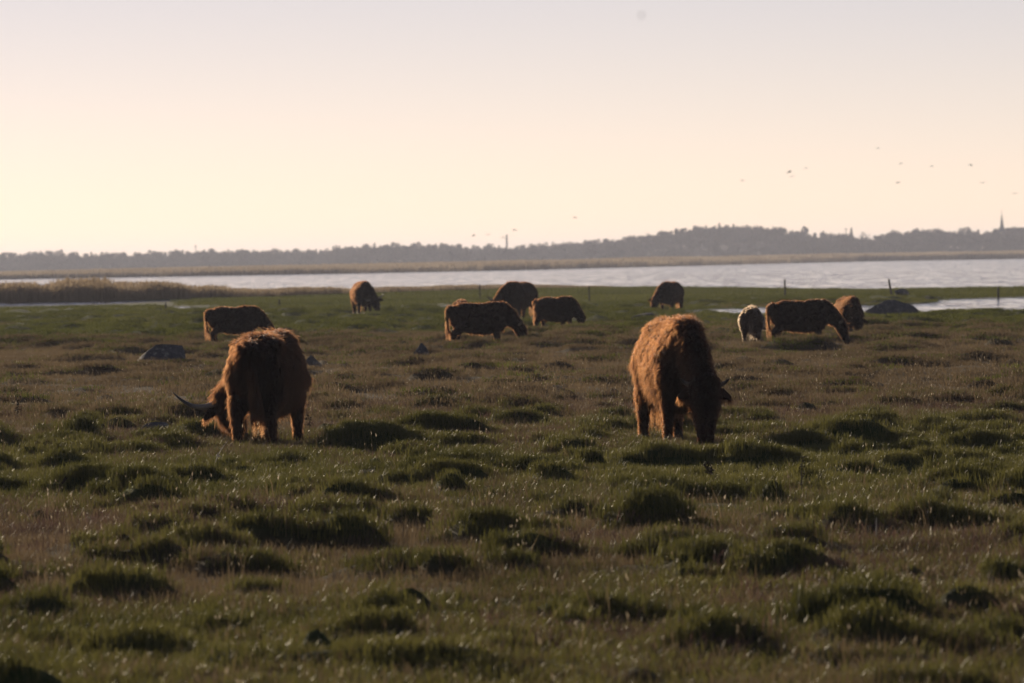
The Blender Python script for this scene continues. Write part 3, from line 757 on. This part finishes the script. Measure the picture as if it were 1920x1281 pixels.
weed(105, 940, 45, 'hooked dead stem on the broad shaded mound', m_weed, .5, 10)
weed(400, 890, 62, 'long straw coloured stalk leaning over the turf in front of the horned head', m_strw, .45, 8)

# ------------------------------------------------------------------ cattle
def hair_mat(name, lo, hi, rough=.48):
    N = Nodes(name); t = N.attr('tint')
    col = N.mix(t, lo, hi)
    h = N.n('ShaderNodeBsdfHairPrincipled'); h.parametrization = 'COLOR'
    N.l(col, h.inputs['Color']); h.inputs['Roughness'].default_value = rough; h.inputs['Radial Roughness'].default_value = .55; h.inputs['IOR'].default_value = 1.32
    return N.done(h)
m_coat = {
    'red': hair_mat('coat_red_brown', (.0028, .0008, .0003), (.024, .0085, .0030)),
    'dark': hair_mat('coat_dark_brown', (.0030, .0009, .00035), (.024, .0084, .0030)),
    'curly': hair_mat('coat_sunbleached', (.0030, .0008, .0003), (.026, .0086, .0026)),
    'pale': hair_mat('coat_dun', (.030, .017, .0095), (.095, .060, .036)),
}
m_skin = {
    'red': simple_mat('hide_red', (.013, .0048, .002), (.020, .0076, .0032), 12, .95, .4),
    'dark': simple_mat('hide_dark', (.010, .004, .0018), (.016, .0066, .003), 12, .95, .4),
    'curly': simple_mat('hide_curly', (.015, .005, .002), (.024, .0082, .0032), 12, .95, .4),
    'pale': simple_mat('hide_dun', (.030, .017, .010), (.045, .027, .016), 12, .95, .4),
}
N = Nodes('horn'); c_ = N.attr('along')
m_horn = N.done(N.principled(N.ramp(c_, [(0, (.30, .25, .20)), (.55, (.20, .165, .13)), (.8, (.05, .043, .038)), (1, (.02, .018, .016))]), .38, N.bump(N.noise(30, 3, .6, N.coord()), .25, .01), .5))
m_hoof = simple_mat('hoof', (.02, .017, .014), (.04, .034, .028), 14, .6)
m_eye = simple_mat('eye', (.008, .006, .005), (.012, .009, .008), 3, .1, .0, .0, .6)

def loft(pts, rw, rh, side, seg=14, cap=True):
    """closed tube through points, elliptical: rw along side, rh across"""
    pts = [np.array(p, float) for p in pts]; n_ = len(pts); side = np.array(side, float)
    ext_p, ext_w, ext_h = [], [], []
    t0 = pts[1] - pts[0]; t0 /= np.linalg.norm(t0); t1 = pts[-1] - pts[-2]; t1 /= np.linalg.norm(t1)
    e0 = min(rw[0], rh[0]); e1 = min(rw[-1], rh[-1])
    for a in (85, 60, 30):
        c, s_ = math.cos(R(a)), math.sin(R(a)); ext_p.append(pts[0] - t0 * e0 * s_); ext_w.append(rw[0] * c); ext_h.append(rh[0] * c)
    for k in range(n_): ext_p.append(pts[k]); ext_w.append(rw[k]); ext_h.append(rh[k])
    for a in (30, 60, 85):
        c, s_ = math.cos(R(a)), math.sin(R(a)); ext_p.append(pts[-1] + t1 * e1 * s_); ext_w.append(rw[-1] * c); ext_h.append(rh[-1] * c)
    vs_, qs, ts = [], [], []
    for k, p in enumerate(ext_p):
        t = ext_p[min(k + 1, len(ext_p) - 1)] - ext_p[max(k - 1, 0)]; t /= np.linalg.norm(t) + 1e-9
        a = side - t * np.dot(side, t); a /= np.linalg.norm(a) + 1e-9; b = np.cross(t, a)
        for q in range(seg):
            th = 6.28318 * q / seg; vs_.append(p + a * math.cos(th) * ext_w[k] + b * math.sin(th) * ext_h[k])
    for k in range(len(ext_p) - 1):
        for q in range(seg):
            q2 = (q + 1) % seg; qs.append((k * seg + q, k * seg + q2, (k + 1) * seg + q2, (k + 1) * seg + q))
    c0 = len(vs_); vs_ += [ext_p[0], ext_p[-1]]
    for q in range(seg):
        q2 = (q + 1) % seg; ts.append((c0, q2, q)); ts.append((c0 + 1, (len(ext_p) - 1) * seg + q, (len(ext_p) - 1) * seg + q2))
    return vs_, qs, ts

def curves_object(name, P, rad, tint, mat, parent):
    """P: (n, k, 3) strands; rad: (n, k)"""
    n_, k_, _ = P.shape
    hc = bpy.data.hair_curves.new(name)
    hc.add_curves([k_] * n_)
    hc.attributes['position'].data.foreach_set('vector', np.ascontiguousarray(P, np.float32).ravel())
    ra = hc.attributes.get('radius') or hc.attributes.new('radius', 'FLOAT', 'POINT')
    ra.data.foreach_set('value', np.ascontiguousarray(rad, np.float32).ravel())
    ta = hc.attributes.new('tint', 'FLOAT', 'CURVE'); ta.data.foreach_set('value', np.asarray(tint, np.float32))
    hc.materials.append(mat)
    return link(bpy.data.objects.new(name, hc), parent)

def unit(v): return v / (np.linalg.norm(v, axis=-1, keepdims=True) + 1e-9)

def cow(key, label, heading, scale, coat='red', poll=(1.04, 0, .57), muzzle=(1.22, 0, .08), lat=(0, 1, 0), feet=((0, 0, 0, 0)), horn=.5, horn_up=.25,
        clumps=2400, per=9, hair_r=.0020, voxel=.026, hair=1.0, curl=0.0, group='highland cattle grazing the pasture', fat=1.0, near=False, seed=1, name='highland_cow', dz=0.0, dpos=(0, 0), leg=1.0, tail_sway=0.0, headw=1.12, fringe=.15, wild=.5, wy=1.0, tail_coat=None, hips=.15, egg=.26):
    g = np.random.default_rng(seed)
    base = COWS[key]; bx, by = base.x + dpos[0], base.y + dpos[1]
    root = link(bpy.data.objects.new(name, None)); root.location = (bx, by, max(hz(bx, by), WATER_Z - .06) + dz); root.rotation_euler = (0, 0, R(heading)); root.scale = (scale, scale * wy, scale)
    tag(root, label, 'cow', group)
    poll = np.array(poll, float); muzzle = np.array(muzzle, float); lat = unit(np.array(lat, float))
    hd = unit(muzzle - poll); lat = unit(lat - hd * np.dot(lat, hd)); front = np.cross(lat, hd)          # forehead side
    if front[0] < 0 and abs(front[0]) > .2: front = -front
    shapes, seg_a, seg_b, seg_r, seg_k = [], [], [], [], []
    def add(pts, rw, rh, side, kind, seg=14):
        shapes.append(loft(pts, rw, rh, side, seg))
        for k in range(len(pts) - 1):
            seg_a.append(pts[k]); seg_b.append(pts[k + 1]); seg_r.append((rw[k] + rh[k] + rw[k + 1] + rh[k + 1]) / 4); seg_k.append(kind)
    f_ = fat
    add([(-.74, 0, .97), (-.65, 0, .91), (-.46, 0, .85), (-.20, 0, .795), (.10, 0, .775), (.36, 0, .805), (.54, 0, .85), (.66, 0, .87)],
        [.19, .31, .35, .37 * f_, .38 * f_, .35, .28, .19], [.17, .29, .36, .385, .395, .415, .375, .27], (0, 1, 0), 0, 20)
    tv0 = np.array(shapes[0][0]); zc_ = np.interp(tv0[:, 0], [-.74, -.2, .1, .66], [.97, .80, .78, .87])
    tv0[:, 1] *= 1 - egg * np.clip((tv0[:, 2] - zc_) / .40, 0, 1)
    shapes[0] = (list(tv0), shapes[0][1], shapes[0][2])
    # hip bones and shoulder blades
    for s in (-1, 1):
        add([(-.50, s * hips, 1.06), (-.36, s * hips * .93, 1.07)], [.09, .08], [.09, .08], (0, 1, 0), 0)
        add([(.44, s * .10, 1.08), (.46, s * .23, .72)], [.11, .15], [.09, .12], (1, 0, 0), 0)
    # neck
    n0 = np.array((.54, 0, .92)); n2 = poll - hd * .02
    n1 = n0 * .5 + n2 * .5 + np.array((0, 0, .07))
    q1 = n0 * .78 + n2 * .22 + np.array((0, 0, .05)); q2 = n0 * .25 + n2 * .75 + np.array((0, 0, .03))
    sd = unit(np.cross(n2 - n0, (0, 0, 1.0)))
    add([n0, q1, n1, q2, n2], [.23, .19, .16, .135, .125], [.31, .28, .235, .19, .155], sd, 1)
    # head
    hl = np.linalg.norm(muzzle - poll)
    hp_ = [poll - hd * .03, poll + hd * hl * .25 + front * .01, poll + hd * hl * .5, poll + hd * hl * .78, poll + hd * hl]
    add(hp_, [headw * r_ for r_ in (.135, .130, .105, .088, .085)], [headw * r_ for r_ in (.13, .145, .118, .090, .072)], lat, 2)
    # legs
    hoofs = []
    for k, (fx0, s) in enumerate(((.46, 1), (.46, -1), (-.56, 1), (-.56, -1))):
        o_ = feet[k]; y0 = s * .20
        if fx0 > 0:
            pts = [(.42, y0, .70), (.42 + o_ * .15, y0, .52), (.45 + o_ * .55, y0, .31), (.44 + o_ * .9, y0, .12), (.45 + o_, y0, .03)]
            rr = [.145, .112, .074, .054, .058]
        else:
            pts = [(-.52, y0 * .95, .80), (-.47 + o_ * .2, y0, .57), (-.66 + o_ * .65, y0, .36), (-.63 + o_ * .92, y0, .12), (-.61 + o_, y0, .03)]
            rr = [.200, .160, .086, .058, .060]
        add(pts, [r_ * .92 for r_ in rr], [r_ * 1.06 for r_ in rr], (0, 1, 0), 3 if fx0 > 0 else 4, 12)
        hoofs.append(np.array(pts[-1]))
    v, q, t = merge(shapes)
    tmp = bpy.data.objects.new('tmp', mesh_np('tmp', v, q, t)); COL.objects.link(tmp)
    md = tmp.modifiers.new('r', 'REMESH'); md.mode = 'VOXEL'; md.voxel_size = voxel
    ms = tmp.modifiers.new('s', 'SMOOTH'); ms.factor = .5; ms.iterations = 5
    bpy.context.view_layer.update()
    me = bpy.data.meshes.new_from_object(tmp.evaluated_get(bpy.context.evaluated_depsgraph_get()))
    bpy.data.objects.remove(tmp)
    me.name = 'body'; me.materials.clear(); me.materials.append(m_skin[coat])
    me.polygons.foreach_set('use_smooth', np.full(len(me.polygons), True))
    body = link(bpy.data.objects.new('body', me), root)
    # ---- coat: locks of strands growing over the body
    me.calc_loop_triangles()
    co_ = np.zeros(len(me.vertices) * 3, np.float32); me.vertices.foreach_get('co', co_); co_ = co_.reshape(-1, 3).astype(float)
    no_ = np.zeros(len(me.vertices) * 3, np.float32); me.vertices.foreach_get('normal', no_); no_ = no_.reshape(-1, 3).astype(float)
    tr = np.zeros(len(me.loop_triangles) * 3, np.int32); me.loop_triangles.foreach_get('vertices', tr); tr = tr.reshape(-1, 3)
    ar = np.linalg.norm(np.cross(co_[tr[:, 1]] - co_[tr[:, 0]], co_[tr[:, 2]] - co_[tr[:, 0]]), axis=1); ar /= ar.sum()
    def sample(m_):
        ti = g.choice(len(tr), m_, p=ar); r1 = np.sqrt(g.random(m_)); r2 = g.random(m_)
        w = np.stack([1 - r1, r1 * (1 - r2), r1 * r2], -1)[..., None]
        return (co_[tr[ti]] * w).sum(1), unit((no_[tr[ti]] * w).sum(1))
    P0, N0 = sample(clumps)
    sa = np.array(seg_a, float); sb = np.array(seg_b, float); sr = np.array(seg_r); sk_ = np.array(seg_k)
    ab = sb - sa; tt = np.clip(((P0[:, None] - sa) * ab).sum(-1) / (ab * ab).sum(-1), 0, 1)
    dist = np.linalg.norm(P0[:, None] - (sa + ab * tt[..., None]), axis=-1) - sr
    reg = sk_[dist.argmin(1)]
    # lengths and flow by region
    z = P0[:, 2]; L = np.full(clumps, .11)
    L = np.where(reg == 0, .075 + .055 * sstep(.95, .5, z), L)
    L = np.where(reg == 1, .11, L)
    L = np.where((reg >= 3), np.where(z > .5, .08, np.where(z > .15, .06, .05)), L)
    tH = ((P0 - poll) @ hd) / hl
    L = np.where(reg == 2, np.where(tH > .72, .03, .075), L)
    fr = (reg == 2) & (tH < .38) & ((N0 @ front) > -.1); L = np.where(fr, fringe, L)
    L = np.where((reg == 0) & (np.abs(P0[:, 1]) < .10) & (z > 1.0), .10, L)
    L *= hair * (.75 + .5 * g.random(clumps))
    flow = np.zeros((clumps, 3)); flow[:, 2] = -1.0; flow[:, 0] = np.where(reg == 0, -.35, 0)
    flow[reg == 2] = hd
    flow[reg >= 3] = (-.1, 0, -1)
    flow = flow + wild * g.normal(size=flow.shape) * np.where(reg >= 3, .4, 1)[:, None]
    flow = unit(flow - N0 * (flow * N0).sum(-1, keepdims=True))
    out = np.where(reg >= 3, .42, .40 if near else .50) + .25 * (g.random(clumps) - .5)
    out = np.where((reg == 0) & (N0[:, 2] > .7), .75, out); out = np.where(reg == 2, .30, out)
    K = 5; tk = np.linspace(0, 1, K)
    # strands of each lock
    U = unit(np.cross(N0, np.array((.3, .5, .8)))); W = np.cross(N0, U)
    M = clumps * per; ci_ = np.repeat(np.arange(clumps), per)
    ang = g.random(M) * 6.283; rad_ = (.032 if near else .055) * np.sqrt(g.random(M)) * np.where(reg[ci_] >= 3, .6, 1)
    off = U[ci_] * (np.cos(ang) * rad_)[:, None] + W[ci_] * (np.sin(ang) * rad_)[:, None]
    Ls = L[ci_] * (.7 + .45 * g.random(M)); oo = out[ci_] * (.8 + .4 * g.random(M))
    Nn = N0[ci_]; Ff = unit(flow[ci_] + .18 * g.normal(size=(M, 3)))
    ph = g.random(clumps)[ci_] * 6.283
    S = np.zeros((M, K, 3))
    for k in range(K):
        t_ = tk[k]
        S[:, k] = P0[ci_] - Nn * .014 + off * (1 - (.78 if near else .62) * t_ ** .8) + Ls[:, None] * (Nn * (oo * (t_ - .38 * t_ * t_) * 1.25)[:, None] + Ff * (.9 * t_ ** 1.15))
        S[:, k, 2] -= Ls * .22 * t_ * t_
        if curl > 0:
            S[:, k] += (U[ci_] * np.cos(ph + 7 * t_)[:, None] + W[ci_] * np.sin(ph + 7 * t_)[:, None]) * (curl * t_)
    # belly and chest hair hangs
    S[..., 2] = np.maximum(S[..., 2], .0)
    tint = np.clip(.30 + (.26 if near else .13) * g.normal(size=clumps), 0, 1)[ci_] * .8 + .15 * g.random(M)
    tint = np.where(g.random(M) < .05, .6 + .45 * g.random(M), tint)  # a few paler strands, rim glow put into the hair colour
    tint = np.where(reg[ci_] == 2, tint * .55, tint)
    if curl > 0: tint = np.clip(tint + np.where((reg[ci_] == 0) & (P0[ci_][:, 0] < .15), .10, 0), 0, 1)
    rr_ = hair_r * np.array([1, .95, .85, .6, .22])[None, :] * (.7 + .6 * g.random(M))[:, None] / scale
    extraS, extraR, extraT = [S], [rr_], [tint]
    # ---- tail with hanging brush
    sw = tail_sway
    tp_ = [np.array(p) for p in ((-.80, 0, 1.06), (-.87, sw * .2, 1.0), (-.87, sw * .6, .80), (-.85, sw, .55), (-.83, sw * 1.1, .42))]
    tv, tq, tt_ = loft(tp_, [.05, .045, .035, .028, .02], [.05, .045, .035, .028, .02], (0, 1, 0), 8)
    tail = link(bpy.data.objects.new('tail', mesh_np('tail', tv, tq, tt_, m_skin[coat])), root)
    nt__ = 900 if near else 160
    u_ = g.random(nt__) ** .6 * 3.99; iu = u_.astype(int); fu = (u_ - iu)[:, None]; TP = np.array(tp_)
    rt = TP[iu] * (1 - fu) + TP[iu + 1] * fu
    th2 = g.random(nt__) * 6.283; dirs = np.stack([np.cos(th2), np.sin(th2), np.zeros(nt__)], -1)
    Lt = np.interp(u_, [0, 1, 2.5, 4], [.10, .12, .22, .30]) * (.7 + .5 * g.random(nt__)); wd = np.interp(u_, [0, 2, 4], [.04, .035, .05])
    ST = np.zeros((nt__, K, 3))
    for k in range(K):
        t_ = tk[k]; ST[:, k] = rt + dirs * (.03 + wd * math.sin(t_ * 2.6))[:, None] + np.array((0, 0, -1.0)) * (Lt * t_)[:, None]
    ST[..., 1] += (g.normal(size=(nt__, 1)) * .012) * tk
    ST[..., 2] = np.maximum(ST[..., 2], .02)
    rt_ = hair_r * np.array([1, 1, .9, .7, .3])[None, :] * (.8 + .5 * g.random(nt__))[:, None] / scale
    curves_object('tail_hair', ST, rt_, np.clip((.85 if tail_coat else .6) + .2 * g.normal(size=nt__), 0, 1), m_coat[tail_coat or coat], tail)
    # ---- ears
    for s in (-1, 1):
        e0 = poll + lat * s * .12 + hd * .035; e1 = e0 + lat * s * .10 + np.array((0, 0, -.01)); e2 = e0 + lat * s * .20 + np.array((0, 0, -.05))
        ev, eq, et = loft([e0, e1, e2], [.028, .058, .02], [.02, .018, .008], hd, 10)
        ear = link(bpy.data.objects.new('ear', mesh_np('ear', ev, eq, et, m_skin[coat])), root)
        ne = 420 if near else 70
        ue = g.random(ne)[:, None]; re = e0 + (e2 - e0) * ue + hd * (g.random((ne, 1)) - .5) * .08 * (1 - .5 * ue)
        de = unit(lat * s * .35 + np.array((0, 0, -.8)) + .35 * g.normal(size=(ne, 3))); Le = (.03 + .04 * g.random(ne)) * hair
        SE = re[:, None, :] + de[:, None, :] * (Le[:, None] * tk[None, :])[..., None]; SE[..., 2] -= .3 * Le[:, None] * tk[None, :] ** 2
        extraS.append(SE); extraR.append(hair_r * np.array([1, .95, .85, .6, .22])[None, :] * np.ones((ne, 1)) / scale); extraT.append(.25 + .35 * g.random(ne))
        # horns
        if horn > 0:
            h0 = poll + lat * s * .09 - hd * .03
            up = -hd * .75 + front * .45; up = unit(up - lat * np.dot(up, lat))
            hpts, hr = [], []
            for k in range(9):
                t_ = k / 8; hpts.append(h0 + lat * s * horn * (t_ - .22 * t_ * t_) + up * horn * horn_up * (2.1 * t_ * t_ - .55 * t_) + front * horn * .18 * t_)
                hr.append((.040 * (1 - t_) ** .75 + .005) * (.62 + .38 * min(1, horn / .45)))
            hv, hq, ht = loft(hpts, hr, hr, hd, 10)
            hm = mesh_np('horn', hv, hq, ht, m_horn)
            al = hm.attributes.new('along', 'FLOAT', 'POINT'); vv = np.array(hv); al.data.foreach_set('value', np.clip((np.abs((vv - h0) @ lat)) / (horn * .78), 0, 1).astype(np.float32))
            link(bpy.data.objects.new('horn', hm), root)
        if near:
            bm = bmesh.new(); bmesh.ops.create_uvsphere(bm, u_segments=12, v_segments=8, radius=.024)
            me2 = bpy.data.meshes.new('eye'); bm.to_mesh(me2); bm.free(); me2.materials.append(m_eye)
            eo = link(bpy.data.objects.new('eye', me2), root); eo.location = Vector(poll + hd * hl * .36 + lat * s * .112 + front * .055)
    for p_ in hoofs:
        hv, hq, ht = loft([(p_[0] + .005, p_[1], .075), (p_[0] + .02, p_[1], .03), (p_[0] + .03, p_[1], -.02)], [.055, .062, .068], [.058, .070, .080], (0, 1, 0), 12)
        link(bpy.data.objects.new('hoof', mesh_np('hoof', hv, hq, ht, m_hoof)), root)
    curves_object('coat', np.concatenate(extraS), np.concatenate(extraR), np.concatenate(extraT), m_coat[coat], root)
    return root

G1 = 'highland cattle grazing the pasture'
# heading: 0 faces +X (to the side), 90 faces away from the camera, -90 towards it
cow('A', 'shaggy cow seen from behind with tail hanging and one long upswept horn', 77, 1.07, 'red', poll=(.86, .82, .47), muzzle=(.92, .66, .05), lat=(-.25, 1, .02),
    feet=(-.02, .05, -.05, .04), horn=.66, horn_up=.34, clumps=10500, per=11, hair_r=.0015, voxel=.02, near=True, seed=3, fat=1.04, tail_sway=-.10, hair=1.15, wild=.24, wy=.89, tail_coat='red', hips=.22, egg=.10)
cow('B', 'curly coated rust brown bullock grazing head down with short horns and fringe', -79, 1.15, 'curly', poll=(1.14, .05, .56), muzzle=(1.28, .02, .09), lat=(.14, 1, .0),
    feet=(.10, -.08, .05, -.10), horn=.27, horn_up=.14, clumps=11000, per=11, hair_r=.0015, voxel=.02, near=True, seed=5, fat=.96, hair=1.1, curl=.028, wild=.4, wy=.78, headw=1.28, fringe=.12, name='highland_bullock')
far_kw = dict(clumps=3600, per=12, hair_r=.0026, voxel=.032, hair=.66)
cow('C', 'dark side-on cow partly hidden behind the back of the long-horned cow', 6, .84, 'dark', seed=11, horn=.4, feet=(.05, -.08, .08, -.03), **far_kw)
cow('D', 'cow seen end-on on the green turf with reeds and lake behind', -80, 1.14, 'dark', wy=.98, seed=12, horn=.4, poll=(.92, .30, .55), muzzle=(1.02, .42, .10), **far_kw)
cow('E', 'dark side-on cow grazing beyond the small rounded stone, calf back behind it', 9, .92, 'red', seed=13, horn=.38, feet=(.10, -.06, .12, -.12), **far_kw)
cow('F', 'brown bullock on green turf with its head hidden behind the side-on cow', 244, 1.12, 'dark', wy=.95, seed=14, horn=.35, poll=(.92, -.34, .58), muzzle=(.98, -.46, .12), **far_kw)
cow('G', 'small side-on calf grazing alone in the middle of the herd', -36, .84, 'dark', seed=15, horn=.12, poll=(1.0, 0, .60), muzzle=(1.14, 0, .16), **far_kw)
cow('H', 'bullock grazing at the edge of the pool with water behind its legs', 250, 1.07, 'dark', wy=.95, seed=16, horn=.2, poll=(.95, -.28, .55), muzzle=(1.05, -.38, .09), **far_kw)
cow('I', 'pale dun calf seen from behind next to the big side-on cow', 86, .76, 'pale', seed=17, horn=0, wy=1.08, poll=(1.0, -.1, .58), **far_kw)
cow('J', 'big dark side-on cow with hanging tail grazing between two smaller animals', 4, .88, 'dark', seed=18, horn=.38, feet=(.12, -.05, .10, -.12), fat=1.05, **far_kw)
cow('K', 'rust brown bullock facing us with lowered head beside the big side-on cow', -80, .90, 'red', wy=.92, seed=19, horn=.2, **far_kw)
cow('L', 'calf behind the side-on cow with only the pale ridge of its back showing', 88, .85, 'red', seed=20, horn=0, **far_kw)

# ------------------------------------------------------------------ birds
m_bird = simple_mat('plumage', (.05, .045, .04), (.11, .10, .09), 8, .9, 0, 0)
def bird_mesh(name, flap, mat):
    """body, tail and two bent wings as one closed surface; span 1"""
    bv, bq, bt = loft([(0, -.22, 0), (0, -.08, .01), (0, .10, .02), (0, .21, .03)], [.025, .06, .065, .035], [.02, .055, .06, .04], (1, 0, 0), 8)
    parts_ = [(bv, bq, bt)]
    for s in (-1, 1):
        z1, z2 = .14 * flap, .10 * flap - .05
        up = [(s * .03, .12, .03), (s * .03, -.08, .03), (s * .26, -.04, z1), (s * .26, .12, z1), (s * .52, -.10, z2), (s * .50, -.02, z2)]
        lo = [(a, b, c - .02) for a, b, c in up]
        q = [(0, 1, 2, 3), (3, 2, 4, 5), (6, 9, 8, 7), (9, 11, 10, 8), (0, 3, 9, 6), (3, 5, 11, 9), (1, 7, 8, 2), (2, 8, 10, 4), (4, 10, 11, 5), (0, 6, 7, 1)]
        if s < 0: q = [tuple(reversed(f)) for f in q]
        parts_.append((up + lo, q, []))
    tl = [(-.03, -.20, .01), (.03, -.20, .01), (.06, -.36, .0), (-.06, -.36, .0)]; parts_.append((tl + [(a, b, c - .012) for a, b, c in tl], [(3, 2, 1, 0), (4, 5, 6, 7), (0, 1, 5, 4), (1, 2, 6, 5), (2, 3, 7, 6), (3, 0, 4, 7)], []))
    v, q, t = merge(parts_)
    return mesh_np(name, v, q, t, mat, False)
bird_me = [bird_mesh('bird', f, m_bird) for f in (1.0, .3, -.8)]
BIRDS1 = [(1480, 323, 11), (1485, 331, 8), (1511, 315, 7), (1392, 339, 7), (1646, 278, 6), (1689, 306, 7), (1684, 343, 8), (1747, 312, 7), (1820, 309, 8), (1843, 343, 9), (1903, 363, 8), (1264, 435, 8)]
BIRDS2 = [(888, 442, 8), (915, 440, 7), (943, 445, 7), (965, 432, 8), (1078, 408, 8)]
for lst, lab, grp in ((BIRDS1, 'tiny dark bird flying over the lake towards the church side', 'birds over the church side of the lake'), (BIRDS2, 'tiny bird flying low above the wood around the chimney', 'birds around the chimney')):
    for k, (px, py, w) in enumerate(lst):
        o = link(bpy.data.objects.new('bird', bird_me[k % 3])); d = 560 + 60 * (k % 4)
        o.location = at_d(px, py, d); s = 1.5 * w * d / FPX; o.scale = (s, s, s)
        o.rotation_euler = (R(6), R((k * 37) % 30 - 15), R(-70 + (k * 53) % 60))
        tag(o, lab, 'bird', grp)
m_fly = simple_mat('insect_body', (.05, .04, .03), (.08, .065, .05), 40, .7, 0, 0)
fly = link(bpy.data.objects.new('flying_insect', bird_mesh('flying_insect', .8, m_fly)))
fly.location = at_d(1203, 29, 15.0); fly.scale = (.019,) * 3; fly.rotation_euler = (R(10), R(-48), R(-80))
tag(fly, 'blurred dark speck of a flying insect high in the empty sky', 'insect')

# ------------------------------------------------------------------ air
hv, hq, _ = box_np((0, 0, 14.0), (18400, 18400, 34.0))
N = Nodes('haze_air'); pv = N.n('ShaderNodeVolumePrincipled')
pv.inputs['Color'].default_value = (.74, .80, 1.0, 1); pv.inputs['Density'].default_value = 1.15e-4; pv.inputs['Anisotropy'].default_value = .35
N.l(pv.outputs[0], N.out.inputs['Volume'])
tag(link(bpy.data.objects.new('haze', mesh_np('haze', hv, hq, None, N.m, False))), 'thin evening haze lying over pasture, lake and wood', 'haze', kind='stuff')
